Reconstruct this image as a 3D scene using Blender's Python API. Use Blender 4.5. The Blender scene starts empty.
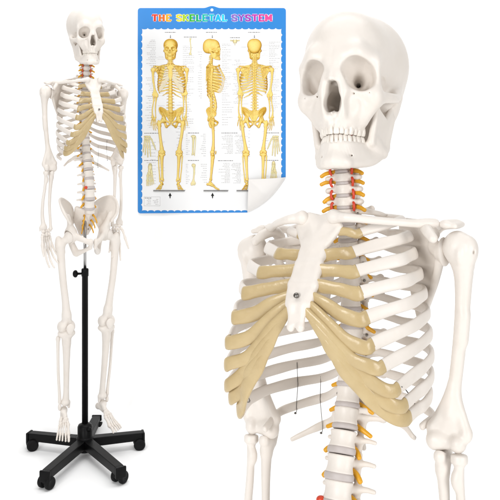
import bpy, math, random
import numpy as np
from mathutils import Matrix, Vector, Euler

random.seed(4)
rng = np.random.default_rng(4)
SC = bpy.context.scene
COL = SC.collection
R = math.radians

# ------------------------------------------------------------------ camera figures
F = 777.0          # focal length in units of 1/500 of the frame width
YH = 125.0         # horizon row (500-row picture)
CAM_H = 1.274


# ================================================================== materials
def new_mat(name):
    m = bpy.data.materials.new(name)
    m.use_nodes = True
    return m, m.node_tree.nodes, m.node_tree.links, m.node_tree.nodes['Principled BSDF']


def plain(name, col, rough=0.5, metal=0.0, spec=0.5, var=0.0, scale=30.0, bump=0.0, bscale=200.0,
          sss=0.0, coat=0.0):
    m, N, L, P = new_mat(name)
    P.inputs['Base Color'].default_value = (*col, 1)
    P.inputs['Roughness'].default_value = rough
    P.inputs['Metallic'].default_value = metal
    P.inputs['Specular IOR Level'].default_value = spec
    P.inputs['Coat Weight'].default_value = coat
    if sss:
        P.inputs['Subsurface Weight'].default_value = sss
        P.inputs['Subsurface Radius'].default_value = (0.004, 0.0025, 0.0015)
        P.inputs['Subsurface Scale'].default_value = 1.0
    tc = N.new('ShaderNodeTexCoord')
    if var:
        nz = N.new('ShaderNodeTexNoise')
        nz.inputs['Scale'].default_value = scale
        nz.inputs['Detail'].default_value = 5
        nz.inputs['Roughness'].default_value = 0.6
        L.new(tc.outputs['Object'], nz.inputs['Vector'])
        rp = N.new('ShaderNodeValToRGB')
        rp.color_ramp.elements[0].position = 0.3
        rp.color_ramp.elements[1].position = 0.7
        d = tuple(c * (1 - var * w) for c, w in zip(col, (0.8, 1.0, 1.25)))
        rp.color_ramp.elements[0].color = (*d, 1)
        rp.color_ramp.elements[1].color = (*col, 1)
        L.new(nz.outputs['Fac'], rp.inputs['Fac'])
        L.new(rp.outputs['Color'], P.inputs['Base Color'])
    if bump:
        n2 = N.new('ShaderNodeTexNoise')
        n2.inputs['Scale'].default_value = bscale
        n2.inputs['Detail'].default_value = 4
        L.new(tc.outputs['Object'], n2.inputs['Vector'])
        b = N.new('ShaderNodeBump')
        b.inputs['Strength'].default_value = bump
        b.inputs['Distance'].default_value = 0.002
        L.new(n2.outputs['Fac'], b.inputs['Height'])
        L.new(b.outputs['Normal'], P.inputs['Normal'])
    return m


BONE = plain('bone_plastic', (0.745, 0.695, 0.643), 0.40, spec=0.35, var=0.07, scale=16, bump=0.22, bscale=95)
TOOTH = plain('tooth_plastic', (0.77, 0.715, 0.65), 0.32, spec=0.5, var=0.03, scale=60)
CART = plain('cartilage_plastic', (0.525, 0.405, 0.215), 0.28, spec=0.5, var=0.16, scale=30, bump=0.3, bscale=110)
DISCM = plain('disc_plastic', (0.50, 0.455, 0.44), 0.5, var=0.08, scale=60)
NERVE = plain('nerve_plastic', (0.74, 0.37, 0.014), 0.4, var=0.12, scale=90)
ARTERY = plain('artery_plastic', (0.62, 0.05, 0.016), 0.4, var=0.1, scale=90)
SCREW = plain('screw_steel', (0.23, 0.22, 0.21), 0.35, metal=1.0, var=0.3, scale=400)
WIRE = plain('wire_steel', (0.16, 0.15, 0.14), 0.4, metal=0.9, var=0.2, scale=300)
BLACK = plain('black_enamel', (0.004, 0.004, 0.0045), 0.4, spec=0.12, var=0.15, scale=60, bump=0.1, bscale=300)
RUBBER = plain('black_rubber', (0.005, 0.005, 0.0055), 0.55, spec=0.15, var=0.2, scale=60)
CHROME = plain('brushed_rod', (0.42, 0.42, 0.42), 0.28, metal=1.0, var=0.1, scale=120)
BACKM = plain('backdrop_paper', (0.97, 0.97, 0.97), 0.9, spec=0.1, var=0.01, scale=3)
BLUE = plain('print_blue', (0.020, 0.215, 0.60), 0.35, spec=0.4, var=0.04, scale=12)
SHEET = plain('print_white', (0.78, 0.78, 0.78), 0.4, spec=0.4, var=0.01, scale=8)
PAPERBACK = plain('paper_back', (0.72, 0.695, 0.67), 0.55, spec=0.3, var=0.015, scale=20)
INK = plain('ink_grey', (0.50, 0.50, 0.52), 0.6, spec=0.2, var=0.25, scale=90)
INKD = plain('ink_dark', (0.2, 0.2, 0.2), 0.6, spec=0.2, var=0.2, scale=90)
INKB = plain('ink_black', (0.012, 0.012, 0.012), 0.6, spec=0.2, var=0.2, scale=90)

# printed ochre drawing: ink tones stored per point (a print, not the light on it)
PRINT, N_, L_, P_ = new_mat('printed_bone_drawing')
a_ = N_.new('ShaderNodeAttribute')
a_.attribute_name = 'ink'
nz_ = N_.new('ShaderNodeTexNoise')
nz_.inputs['Scale'].default_value = 160
mx_ = N_.new('ShaderNodeMixRGB')
mx_.blend_type = 'MULTIPLY'
mx_.inputs['Fac'].default_value = 0.25
tc_ = N_.new('ShaderNodeTexCoord')
L_.new(tc_.outputs['Object'], nz_.inputs['Vector'])
L_.new(a_.outputs['Color'], mx_.inputs['Color1'])
L_.new(nz_.outputs['Color'], mx_.inputs['Color2'])
L_.new(mx_.outputs['Color'], P_.inputs['Base Color'])
P_.inputs['Roughness'].default_value = 0.6
P_.inputs['Specular IOR Level'].default_value = 0.1


# ================================================================== signed-distance modelling
class Sdf:
    """A distance field on a grid; soft unions and cuts of simple solids, meshed by surface nets."""

    def __init__(s, lo, hi, h, sym=False):
        s.h = h
        s.sym = sym
        lo = np.array(lo, float)
        hi = np.array(hi, float)
        n = np.ceil((hi - lo) / h).astype(int) + 1
        s.ax = [lo[i] + h * np.arange(n[i]) for i in range(3)]
        s.D = np.full(n, 1.0, np.float32)

    def _put(s, f, lo, hi, k, sub):
        lo = np.array(lo, float)
        hi = np.array(hi, float)
        if s.sym:
            m = max(abs(lo[0]), abs(hi[0]))
            lo[0], hi[0] = -m, m
        mg = 0.010 + k
        sl = []
        for i in range(3):
            a = np.searchsorted(s.ax[i], lo[i] - mg)
            b = np.searchsorted(s.ax[i], hi[i] + mg)
            if b <= a:
                return
            sl.append(slice(a, b))
        sl = tuple(sl)
        x = s.ax[0][sl[0]][:, None, None].astype(np.float32)
        y = s.ax[1][sl[1]][None, :, None].astype(np.float32)
        z = s.ax[2][sl[2]][None, None, :].astype(np.float32)
        if s.sym:
            x = np.abs(x)
        d = f(x, y, z)
        D = s.D[sl]
        if sub:
            nd = -d
            h = np.clip(0.5 - 0.5 * (D - nd) / k, 0, 1)
            s.D[sl] = D * (1 - h) + nd * h + k * h * (1 - h)
        else:
            h = np.clip(0.5 + 0.5 * (D - d) / k, 0, 1)
            s.D[sl] = D * (1 - h) + d * h - k * h * (1 - h)

    def ell(s, c, r, k=0.004, rot=None, sub=False):
        if np.isscalar(r):
            r = (r, r, r)
        M = np.array(Euler([R(a) for a in rot]).to_matrix()) if rot else np.eye(3)

        def f(x, y, z):
            p = [x - c[0], y - c[1], z - c[2]]
            q = [M[0][i] * p[0] + M[1][i] * p[1] + M[2][i] * p[2] for i in range(3)]
            k0 = np.sqrt(sum((q[i] / r[i]) ** 2 for i in range(3)))
            k1 = np.sqrt(sum((q[i] / r[i] ** 2) ** 2 for i in range(3))) + 1e-9
            return (k0 * (k0 - 1) / k1).astype(np.float32)
        rm = max(r) if rot else np.array(r)
        s._put(f, np.array(c) - rm, np.array(c) + rm, k, sub)

    def cap(s, a, b, ra, rb=None, k=0.004, sub=False):
        rb = ra if rb is None else rb
        a = np.array(a, float)
        b = np.array(b, float)
        ba = b - a
        bb = float(ba @ ba) + 1e-12

        def f(x, y, z):
            px, py, pz = x - a[0], y - a[1], z - a[2]
            h = np.clip((px * ba[0] + py * ba[1] + pz * ba[2]) / bb, 0, 1)
            d = np.sqrt((px - h * ba[0]) ** 2 + (py - h * ba[1]) ** 2 + (pz - h * ba[2]) ** 2)
            return (d - (ra + (rb - ra) * h)).astype(np.float32)
        m = max(ra, rb)
        s._put(f, np.minimum(a, b) - m, np.maximum(a, b) + m, k, sub)

    def chain(s, pts, rad, k=0.004, sub=False):
        """one smooth tapering limb through the points (hard union inside, soft union with the rest)"""
        A = np.concatenate([np.array(pts, float), np.array(rad, float)[:, None]], 1)
        if len(A) > 2:
            A = spline(A, max(4 * (len(A) - 1) + 1, 5) if len(A) < 12 else len(A))
            A[:, 3] = np.maximum(A[:, 3], min(rad) * .8)
        segs = []
        for p, q in zip(A[:-1], A[1:]):
            ba = q[:3] - p[:3]
            segs.append((p, ba, float(ba @ ba) + 1e-12, q[3] - p[3]))

        def f(x, y, z):
            best = None
            for p, ba, bb, dr in segs:
                px, py, pz = x - p[0], y - p[1], z - p[2]
                h = np.clip((px * ba[0] + py * ba[1] + pz * ba[2]) / bb, 0, 1)
                d = np.sqrt((px - h * ba[0]) ** 2 + (py - h * ba[1]) ** 2 + (pz - h * ba[2]) ** 2) - (p[3] + dr * h)
                best = d if best is None else np.minimum(best, d)
            return best.astype(np.float32)
        m = A[:, 3].max()
        s._put(f, A[:, :3].min(0) - m, A[:, :3].max(0) + m, k, sub)

    def plate(s, tris, th, k=0.004):
        """thin shell over triangles"""
        T = [[np.array(p, float) for p in t] for t in tris]
        P = np.array([p for t in T for p in t])

        def f(x, y, z):
            best = None
            for a, b, c in T:
                ba, cb, ac = b - a, c - b, a - c
                n = np.cross(ba, ac)
                pa = [x - a[0], y - a[1], z - a[2]]
                pb = [x - b[0], y - b[1], z - b[2]]
                pc = [x - c[0], y - c[1], z - c[2]]

                def dt(v, p):
                    return v[0] * p[0] + v[1] * p[1] + v[2] * p[2]
                inside = (np.sign(dt(np.cross(ba, n), pa)) + np.sign(dt(np.cross(cb, n), pb))
                          + np.sign(dt(np.cross(ac, n), pc))) < 2

                def seg(v, p):
                    h = np.clip(dt(v, p) / (v @ v), 0, 1)
                    return sum((v[i] * h - p[i]) ** 2 for i in range(3))
                e = np.minimum(np.minimum(seg(ba, pa), seg(cb, pb)), seg(ac, pc))
                pl = dt(n, pa) ** 2 / (n @ n)
                d2 = np.where(inside, e, pl)
                best = d2 if best is None else np.minimum(best, d2)
            return (np.sqrt(best) - th).astype(np.float32)
        s._put(f, P.min(0) - th, P.max(0) + th, k, False)

    def ecyl(s, c, rx, ry, hz, rnd=0.002, waist=0.0, k=0.003, sub=False):
        def f(x, y, z):
            qx, qy, qz = x - c[0], y - c[1], z - c[2]
            e = np.sqrt((qx / rx) ** 2 + (qy / ry) ** 2)
            d1 = (e - 1) * min(rx, ry) + waist * (1 - np.clip(qz / hz, -1, 1) ** 2)
            d2 = np.abs(qz) - hz
            d1, d2 = d1 + rnd, d2 + rnd
            return (np.minimum(np.maximum(d1, d2), 0)
                    + np.sqrt(np.maximum(d1, 0) ** 2 + np.maximum(d2, 0) ** 2) - rnd).astype(np.float32)
        c = np.array(c, float)
        s._put(f, c - (rx, ry, hz), c + (rx, ry, hz), k, sub)

    def mesh(s, smooth=2):
        D = s.D
        nx, ny, nz = D.shape
        S = D < 0
        idx = np.full((nx - 1, ny - 1, nz - 1), -1, np.int64)
        cnt = np.zeros(idx.shape, np.int8)
        for i in (0, 1):
            for j in (0, 1):
                for k in (0, 1):
                    cnt += S[i:nx - 1 + i, j:ny - 1 + j, k:nz - 1 + k]
        act = np.argwhere((cnt > 0) & (cnt < 8))
        idx[tuple(act.T)] = np.arange(len(act))
        acc = np.zeros((len(act), 3))
        num = np.zeros(len(act))
        corners = [(i, j, k) for i in (0, 1) for j in (0, 1) for k in (0, 1)]
        for a in corners:
            for b in corners:
                if sum(abs(a[q] - b[q]) for q in range(3)) == 1 and a < b:
                    da = D[tuple((act + a).T)]
                    db = D[tuple((act + b).T)]
                    m = (da < 0) != (db < 0)
                    t = np.where(m, da / np.where(m, da - db, 1), 0)
                    p = np.array(a) + t[:, None] * (np.array(b) - np.array(a))
                    acc += np.where(m[:, None], p, 0)
                    num += m
        org = np.array([s.ax[q][0] for q in range(3)])
        V = org + (act + acc / num[:, None]) * s.h
        quads = []
        for ax in range(3):
            u, v = (ax + 1) % 3, (ax + 2) % 3
            sh = [slice(None)] * 3
            sh2 = [slice(None)] * 3
            sh[ax] = slice(0, -1)
            sh2[ax] = slice(1, None)
            A, B = S[tuple(sh)], S[tuple(sh2)]
            e = np.argwhere(A != B)
            ok = (e[:, u] > 0) & (e[:, v] > 0) & (e[:, u] < D.shape[u] - 1) & (e[:, v] < D.shape[v] - 1)
            e = e[ok]
            flip = A[tuple(e.T)]
            eu = np.eye(3, dtype=int)[u]
            ev = np.eye(3, dtype=int)[v]
            q = np.stack([idx[tuple((e - eu - ev).T)], idx[tuple((e - ev).T)],
                          idx[tuple(e.T)], idx[tuple((e - eu).T)]], 1)
            q[~flip] = q[~flip][:, ::-1]
            quads.append(q)
        Q = np.concatenate(quads)
        for _ in range(smooth):
            acc = np.zeros_like(V)
            num = np.zeros(len(V))
            for c in range(4):
                a, b = Q[:, c], Q[:, (c + 1) % 4]
                for q in range(3):
                    acc[:, q] += np.bincount(a, V[b, q], len(V)) + np.bincount(b, V[a, q], len(V))
                num += np.bincount(a, minlength=len(V)) + np.bincount(b, minlength=len(V))
            V = V * 0.5 + 0.5 * acc / np.maximum(num, 1)[:, None]
        return V, Q


def to_mesh(name, V, Q, mat, smooth=True, mats=None, fmat=None):
    V = np.asarray(V, np.float32)
    Q = np.asarray(Q, np.int32)
    k = Q.shape[1]
    me = bpy.data.meshes.new(name)
    me.vertices.add(len(V))
    me.vertices.foreach_set('co', V.ravel())
    me.loops.add(Q.size)
    me.loops.foreach_set('vertex_index', Q.ravel())
    me.polygons.add(len(Q))
    me.polygons.foreach_set('loop_start', np.arange(0, Q.size, k, dtype=np.int32))
    me.update(calc_edges=True)
    me.validate()
    me.polygons.foreach_set('use_smooth', np.full(len(me.polygons), smooth))
    me.materials.append(mat)
    return me


def mirror(VQ):
    V, Q = VQ
    V = V.copy()
    V[:, 0] *= -1
    return V, Q[:, ::-1]


def xform(VQ, M):
    V, Q = VQ
    M = np.array(M)
    return V @ M[:3, :3].T + M[:3, 3], Q


def merge(*parts):
    vs, qs, n = [], [], 0
    for V, Q in parts:
        vs.append(V)
        qs.append(Q + n)
        n += len(V)
    return np.concatenate(vs), np.concatenate(qs)


def spline(P, n):
    """centripetal-ish Catmull-Rom through P, n samples evenly by length"""
    P = np.array(P, float)
    E = np.vstack([2 * P[0] - P[1], P, 2 * P[-1] - P[-2]])
    out = []
    for i in range(1, len(E) - 2):
        p0, p1, p2, p3 = E[i - 1], E[i], E[i + 1], E[i + 2]
        for t in np.linspace(0, 1, 24, endpoint=False):
            out.append(0.5 * (2 * p1 + (p2 - p0) * t + (2 * p0 - 5 * p1 + 4 * p2 - p3) * t * t
                              + (3 * p1 - p0 - 3 * p2 + p3) * t ** 3))
    out.append(E[-2])
    out = np.array(out)
    s = np.r_[0, np.cumsum(np.linalg.norm(np.diff(out, axis=0), axis=1))]
    u = np.linspace(0, s[-1], n)
    return np.stack([np.interp(u, s, out[:, k]) for k in range(out.shape[1])], 1)


def sweep(C, up, a, b, seg=12, power=1.0, cap0=True, cap1=True):
    """flattened tube along C: half height a along 'up', half thickness b"""
    C = np.array(C, float)
    n = len(C)
    a = np.broadcast_to(a, n).astype(float)
    b = np.broadcast_to(b, n).astype(float)
    T = np.gradient(C, axis=0)
    T /= np.linalg.norm(T, axis=1)[:, None] + 1e-12
    up = np.broadcast_to(np.array(up, float), (n, 3))
    U = up - (up * T).sum(1)[:, None] * T
    U /= np.linalg.norm(U, axis=1)[:, None] + 1e-12
    W = np.cross(T, U)
    th = np.linspace(0, 2 * np.pi, seg, endpoint=False)
    cu, cw = np.cos(th), np.sin(th)
    cu = np.sign(cu) * np.abs(cu) ** power
    cw = np.sign(cw) * np.abs(cw) ** power
    rings = []
    # rounded ends
    if cap0:
        for f in (0.0, 0.55, 0.85):
            o = math.sqrt(max(0, 1 - f * f))
            rings.append(C[0] - T[0] * min(a[0], b[0]) * 0.9 * o + (cu[:, None] * U[0] * a[0] + cw[:, None] * W[0] * b[0]) * max(f, .02))
    for i in range(n):
        rings.append(C[i] + cu[:, None] * U[i] * a[i] + cw[:, None] * W[i] * b[i])
    if cap1:
        for f in (0.85, 0.55, 0.0):
            o = math.sqrt(max(0, 1 - f * f))
            rings.append(C[-1] + T[-1] * min(a[-1], b[-1]) * 0.9 * o + (cu[:, None] * U[-1] * a[-1] + cw[:, None] * W[-1] * b[-1]) * max(f, .02))
    V = np.concatenate(rings)
    m = len(rings)
    i, j = np.meshgrid(np.arange(m - 1), np.arange(seg), indexing='ij')
    j2 = (j + 1) % seg
    Q = np.stack([i * seg + j, i * seg + j2, (i + 1) * seg + j2, (i + 1) * seg + j], -1).reshape(-1, 4)
    return V, Q[:, ::-1]


def tube(pts, r, n=None, seg=10):
    C = spline(pts, n or max(8, len(pts) * 5)) if len(pts) > 2 else np.linspace(pts[0], pts[1], 4)
    T = C[-1] - C[0]
    up = (0, 0, 1) if abs(T[2]) < 0.8 * np.linalg.norm(T) else (0, 1, 0)
    return sweep(C, up, r, r, seg)


def lathe(prof, seg=32):
    """profile [(r,z)...] round Z"""
    th = np.linspace(0, 2 * np.pi, seg, endpoint=False)
    V = np.array([(max(r, 1e-5) * math.cos(t), max(r, 1e-5) * math.sin(t), z) for r, z in prof for t in th])
    m = len(prof)
    i, j = np.meshgrid(np.arange(m - 1), np.arange(seg), indexing='ij')
    j2 = (j + 1) % seg
    Q = np.stack([i * seg + j, i * seg + j2, (i + 1) * seg + j2, (i + 1) * seg + j], -1).reshape(-1, 4)
    return V, Q


def frame_to(a, b, side):
    """matrix whose -Z runs from a to b, X as near to side as possible, origin a"""
    a, b, side = Vector(a), Vector(b), Vector(side)
    z = (a - b).normalized()
    x = (side - side.dot(z) * z).normalized()
    y = z.cross(x)
    return Matrix(((x.x, y.x, z.x, a.x), (x.y, y.y, z.y, a.y), (x.z, y.z, z.z, a.z), (0, 0, 0, 1)))


# ================================================================== anatomy  (front = -Y, its left = +X)
MESH = {}


def keep(key, VQ, mat):
    MESH[key] = (VQ, to_mesh(key.split(':')[0], VQ[0], VQ[1], mat))


def keep2(key, VQ, mat):
    keep(key + ':l', VQ, mat)
    keep(key + ':r', mirror(VQ), mat)


# ---------------------------------------------------------------- skull
def arch(x):
    return -0.0915 + 45 * x * x


def build_skull():
    s = Sdf((-.085, -.115, -.088), (.085, .118, .135), .00125, sym=True)
    s.ell((0, .015, .049), (.0635, .087, .0700), .01)
    s.ell((.022, .042, .056), (.047, .052, .055), .03)
    s.ell((0, -.034, .053), (.0530, .0505, .0512), .028)
    s.ell((0, .064, .012), (.047, .038, .038), .025)
    s.ell((0, .02, -.008), (.042, .052, .024), .02)
    s.ell((.0880, -.046, .020), (.020, .026, .036), .024, sub=True)
    # brow, nose root, upper jaw, cheek
    s.cap((.010, -.0795, .036), (.030, -.0775, .043), .008, .0065, .018)
    s.cap((.030, -.0775, .043), (.0500, -.061, .034), .0065, .006, .020)
    s.cap((0, -.081, .030), (0, -.0955, .003), .0095, .0062, .010)
    s.cap((.006, -.083, .028), (.0125, -.086, -.004), .007, .0055, .007)
    s.ell((0, -.058, -.024), (.0385, .0305, .034), .012)
    s.ell((0, -.060, -.045), (.0295, .0315, .015), .008)
    s.ell((.0475, -.0605, -.011), (.0130, .0135, .0130), .010)
    s.cap((.052, -.060, -.006), (.0525, -.060, .030), .0062, .0058, .008)
    s.cap((.049, -.064, -.008), (.018, -.080, -.004), .0065, .0055, .007)
    s.cap((.047, -.058, -.018), (.031, -.058, -.040), .0095, .008, .010)
    s.cap((.0130, -.087, .014), (.0150, -.087, -.024), .0055, .0058, .007)
    s.cap((.0150, -.087, -.024), (.0105, -.087, -.037), .0055, .006, .007)
    # cheek arch
    s.chain([(.053, -.056, -.011), (.0635, -.034, -.009), (.0665, -.014, -.006), (.061, .006, .001)],
            [.0062, .0048, .0046, .006], .006)
    s.chain([(.0535, -.055, -.016), (.0635, -.034, -.0125), (.0665, -.014, -.0085)], [.005, .004, .0035], .005)
    s.cap((.061, .006, .001), (.056, .028, .010), .006, .006, .014)
    # mastoid
    s.cap((.0525, .020, .0), (.049, .017, -.029), .0135, .0065, .010)
    s.ell((.046, .015, -.01), (.012, .02, .016), .014)
    # eye sockets
    s.ell((.0315, -.083, .0195), (.0195, .030, .0170), .003, rot=(0, 14, 0), sub=True)
    s.ell((.0365, -.083, .0120), (.0190, .030, .0188), .004, sub=True)
    s.cap((.0335, -.070, .014), (.0200, -.038, .0110), .0148, .0055, .010, sub=True)
    s.plate([((.0525, -.0585, .032), (.0525, -.0565, -.010), (.036, -.034, -.002)), ((.0525, -.0585, .032), (.036, -.034, -.002), (.038, -.034, .034))], .0026, .004)
    # hole at the back of the socket and fissure
    s.cap((.0205, -.042, .0112), (.014, -.015, .010), .0036, .003, .002, sub=True)
    s.cap((.0225, -.048, .012), (.0315, -.053, .0195), .0018, .001, .0015, sub=True)
    s.cap((.026, -.052, .004), (.037, -.060, .002), .0015, .0012, .0015, sub=True)
    # nose opening
    s.ell((.0048, -.096, -.0220), (.0072, .060, .0118), .003, sub=True)
    s.ell((.006, -.060, -.018), (.0090, .022, .0150), .004, sub=True)
    s.ell((0.0018, -.096, -.0105), (.0060, .055, .0165), .005, sub=True)
    s.plate([((0, -.050, -.003), (0, -.066, -.034), (0, -.035, -.034)), ((0, -.050, -.003), (0, -.035, -.034), (0, -.035, 0))], .0014, .003)
    s.cap((.0120, -.062, -.022), (.0120, -.045, -.022), .0024, .003, .003)
    
    s.cap((0, -.086, -.0365), (0, -.0965, -.0355), .0034, .0016, .004)
    # hollows on the face
    s.ell((.0265, -.090, -.024), (.0085, .009, .010), .008, sub=True)
    s.cap((.0255, -.085, -.0110), (.0265, -.075, -.009), .0014, .0012, .0012, sub=True)
    s.cap((.046, -.076, -.010), (.045, -.066, -.008), .0008, .0008, .0008, sub=True)
    # tooth roots
    for x in (.0045, .0125, .0195, .0245, .0278, .0300, .0312):
        y = arch(x)
        s.cap((x * .96, y + .004, -.036), (x, y + .0032, -.0515), .0024, .0044, .004)
    s.ell((.029, -.040, -.036), (.0105, .013, .020), .008)
    # palate, ear hole, base
    s.ell((0, -.055, -.060), (.0185, .030, .013), .004, sub=True)
    s.cap((.072, .006, -.003), (.052, .008, -.004), .0036, .003, .002, sub=True)
    s.ell((.036, -.030, -.045), (.014, .022, .026), .006, sub=True)
    s.plate([((.008, -.026, -.030), (.041, -.028, -.034), (.041, -.026, -.079)), ((.008, -.026, -.030), (.041, -.026, -.079), (.008, -.022, -.079))], .002, .004)
    # inside of the cheek arch: the temple hollow runs down behind it
    s.ell((.0525, -.028, -.012), (.0090, .022, .032), .003, sub=True)
    s.chain([(.053, -.056, -.011), (.0635, -.034, -.009), (.0665, -.014, -.006), (.061, .006, .001)],
            [.0062, .0045, .0044, .006], .004)
    return s.mesh(1)


def build_mandible():
    s = Sdf((-.07, -.105, -.115), (.07, .025, .005), .0011, sym=True)
    top = [(0, -.0850, -.0735), (.014, -.0790, -.0735), (.0235, -.0630, -.073), (.0295, -.0465, -.0715), (.041, -.036, -.064)]
    bot = [(0, -.0875, -.0955), (.014, -.0825, -.0960), (.028, -.060, -.0945), (.038, -.040, -.0900), (.0465, -.018, -.0785)]
    b4 = bot[4]
    bot = [tuple(p) for p in spline([(-.014, -.0825, -.0960)] + bot, 26)[5:]]
    top = [tuple(p) for p in spline([(-.014, -.0790, -.0735)] + top, 26)[5:]]
    bot[0], top[0] = (0, *bot[0][1:]), (0, *top[0][1:])
    tris = []
    for i in range(20):
        tris += [(top[i], top[i + 1], bot[i + 1]), (top[i], bot[i + 1], bot[i])]
    s.plate(tris, .0052, .004)
    s.chain(bot, list(np.linspace(.0050, .0042, 21)), .005)
    s.cap((0, -.0885, -.0920), (.011, -.0870, -.0945), .0060, .0050, .008)
    s.cap((.0, -.0885, -.0965), (.017, -.083, -.0975), .0040, .0040, .006)
    g, c, n, k = (.0475, -.009, -.071), (.0545, .006, -.016), (.0500, -.013, -.036), (.0460, -.0415, -.024)
    f0 = (.0385, -.0465, -.067)
    s.plate([(f0, b4, g), (f0, g, n), (g, c, n), (f0, n, k)], .0036, .006)
    s.cap(g, b4, .005, .0045, .006)
    s.cap(g, (.0555, .006, -.03), .0045, .004, .006)
    s.cap(k, f0, .0032, .0042, .005)
    s.ell((.0555, .005, -.0095), (.010, .005, .006), .006)
    for x in (.004, .010, .016, .021, .0248, .0275, .0295):
        y = arch(x) + .0035
        s.cap((x, y + .004, -.081), (x, y + .0035, -.0715), .0030, .0040, .004)
    s.cap((.020, -.082, -.087), (.021, -.070, -.087), .0013, .0012, .0015, sub=True)
    return s.mesh()


def tooth(w, d, h, taper):
    """one tooth: crown of superellipse section, edge at z=0 growing up to z=h"""
    nz, nt = 9, 16
    th = np.linspace(0, 2 * np.pi, nt, endpoint=False)
    cx, cy = np.cos(th), np.sin(th)
    cx = np.sign(cx) * np.abs(cx) ** .72
    cy = np.sign(cy) * np.abs(cy) ** .75
    V = []
    for i in range(nz):
        t = i / (nz - 1)
        f = {0: .5, 1: .93}.get(i, 1.0)
        ww = w / 2 * f * (1 - taper * t ** 2)
        dd = d / 2 * (f * (.55 + .45 * min(1, t * 2)))
        V += [(a * ww, b * dd, h * max(0, t - .04)) for a, b in zip(cx, cy)]
    i, j = np.meshgrid(np.arange(nz - 1), np.arange(nt), indexing='ij')
    j2 = (j + 1) % nt
    Q = np.stack([i * nt + j, i * nt + j2, (i + 1) * nt + j2, (i + 1) * nt + j], -1).reshape(-1, 4)
    return np.array(V), Q


def teeth(upper):
    out = []
    W = (8.4, 6.9, 7.5, 7.1, 6.9, 8.8, 8.4) if upper else (5.8, 6.2, 6.9, 7.1, 7.1, 9.1, 8.7)
    Hh = (12.5, 12, 13, 12, 11.5, 11, 10.5) if upper else (11, 11, 12, 11.5, 11, 10.5, 10)
    for sgn in (1, -1):
        sl, x = 0.0, 0.0
        xs = np.linspace(0, .034, 400)
        ys = arch(xs)
        L = np.r_[0, np.cumsum(np.hypot(np.diff(xs), np.diff(ys)))]
        pos = 0
        for w, h, i in zip(W, Hh, range(7)):
            c = (pos + w / 2) * 1e-3
            pos += w - 0.32
            x = np.interp(c, L, xs)
            y = arch(x) + (0 if upper else .0028) + (.0015 if i > 3 else 0)
            ang = math.atan(90 * x)
            T, Q = tooth(w * 1e-3, (6.5 if i < 3 else 8.5) * 1e-3, h * 1e-3, .22 if i < 3 else .1)
            if upper:
                M = Matrix.Translation((x, y + .001, -.0615 + (0.0006, .0010, .0, .0006, .0009, .0004, .0008)[i])) @ Euler((R(-6 if i < 3 else 0), 0, ang)).to_matrix().to_4x4()
            else:
                M = Matrix.Translation((x, y + .001, -.0608)) @ Euler((R(180), 0, ang)).to_matrix().to_4x4()
            VQ = xform((T, Q), M)
            if sgn < 0:
                VQ = mirror(VQ)
            out.append(VQ)
    return out


keep('skull', build_skull(), BONE)
keep('mandible', build_mandible(), BONE)
for i, t in enumerate(teeth(True)):
    keep('tooth:u%d' % i, t, TOOTH)
for i, t in enumerate(teeth(False)):
    keep('tooth:d%d' % i, t, TOOTH)


# ---------------------------------------------------------------- spine
def vert_lumbar():
    s = Sdf((-.05, -.025, -.03), (.05, .07, .03), .0011, sym=True)
    s.ecyl((0, 0, 0), .0205, .0155, .0118, .0022, .0022)
    s.cap((.011, .010, .003), (.013, .024, .003), .0055, .005)
    s.cap((.013, .025, .002), (0, .034, -.004), .0055, .005)
    s.plate([((0, .034, .003), (0, .034, -.010), (0, .060, -.012)), ((0, .034, .003), (0, .060, -.012), (0, .058, .000))], .0030, .004)
    s.chain([(.014, .022, .003), (.026, .028, .0045), (.036, .031, .0035)], [.0050, .0036, .0030], .005)
    s.cap((.0145, .027, .014), (.0125, .030, -.016), .0048, .0052, .004)
    return s.mesh()


def vert_thoracic():
    s = Sdf((-.045, -.02, -.035), (.045, .07, .025), .0011, sym=True)
    s.ecyl((0, 0, 0), .0145, .0135, .0094, .002, .0016)
    s.cap((.008, .010, .003), (.010, .020, .003), .0045, .004)
    s.cap((.010, .021, .002), (0, .029, -.003), .0048, .0045)
    s.cap((.010, .021, .003), (.029, .034, .006), .0045, .0038, .005)
    s.ell((.030, .034, .006), (.005, .0045, .0055), .003)
    s.chain([(0, .029, -.002), (0, .046, -.018), (0, .052, -.027)], [.0042, .003, .0032], .004)
    s.cap((.010, .023, .010), (.010, .025, -.012), .004, .004, .004)
    return s.mesh()


def vert_cervical():
    s = Sdf((-.04, -.02, -.02), (.04, .05, .018), .0009, sym=True)
    s.ecyl((0, 0, 0), .0108, .0085, .0058, .0014, .0012)
    s.cap((.0095, -.001, .005), (.0095, .004, .0055), .002, .002, .003)
    s.cap((.009, .001, 0), (.021, -.001, -.001), .0042, .0030, .004)
    s.cap((.010, .007, 0), (.021, .006, 0), .0036, .0030, .004)
    s.ell((.0225, .002, -.001), (.0042, .0058, .0038), .003)
    s.cap((.0158, .0025, -.01), (.0158, .0025, .01), .0022, .0022, .001, sub=True)
    s.cap((.0125, .010, .006), (.0125, .015, -.008), .0052, .0052, .004)
    s.cap((.011, .014, 0), (0, .024, -.003), .0038, .004, .004)
    s.cap((0, .024, -.003), (.003, .036, -.008), .0035, .0028, .003)
    return s.mesh()


def vert_atlas():
    s = Sdf((-.05, -.025, -.02), (.05, .04, .02), .0011, sym=True)
    s.chain([(0, -.012, 0), (.010, -.010, 0), (.018, .0, 0), (.019, .012, 0), (.010, .024, 0), (0, .027, 0)],
            [.0045, .0045, .007, .0055, .004, .0045], .004)
    s.cap((.018, .002, .001), (.034, .005, .0), .0062, .0038, .004)
    s.ell((.0165, .0, .003), (.007, .010, .007), .004)
    return s.mesh()


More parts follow.
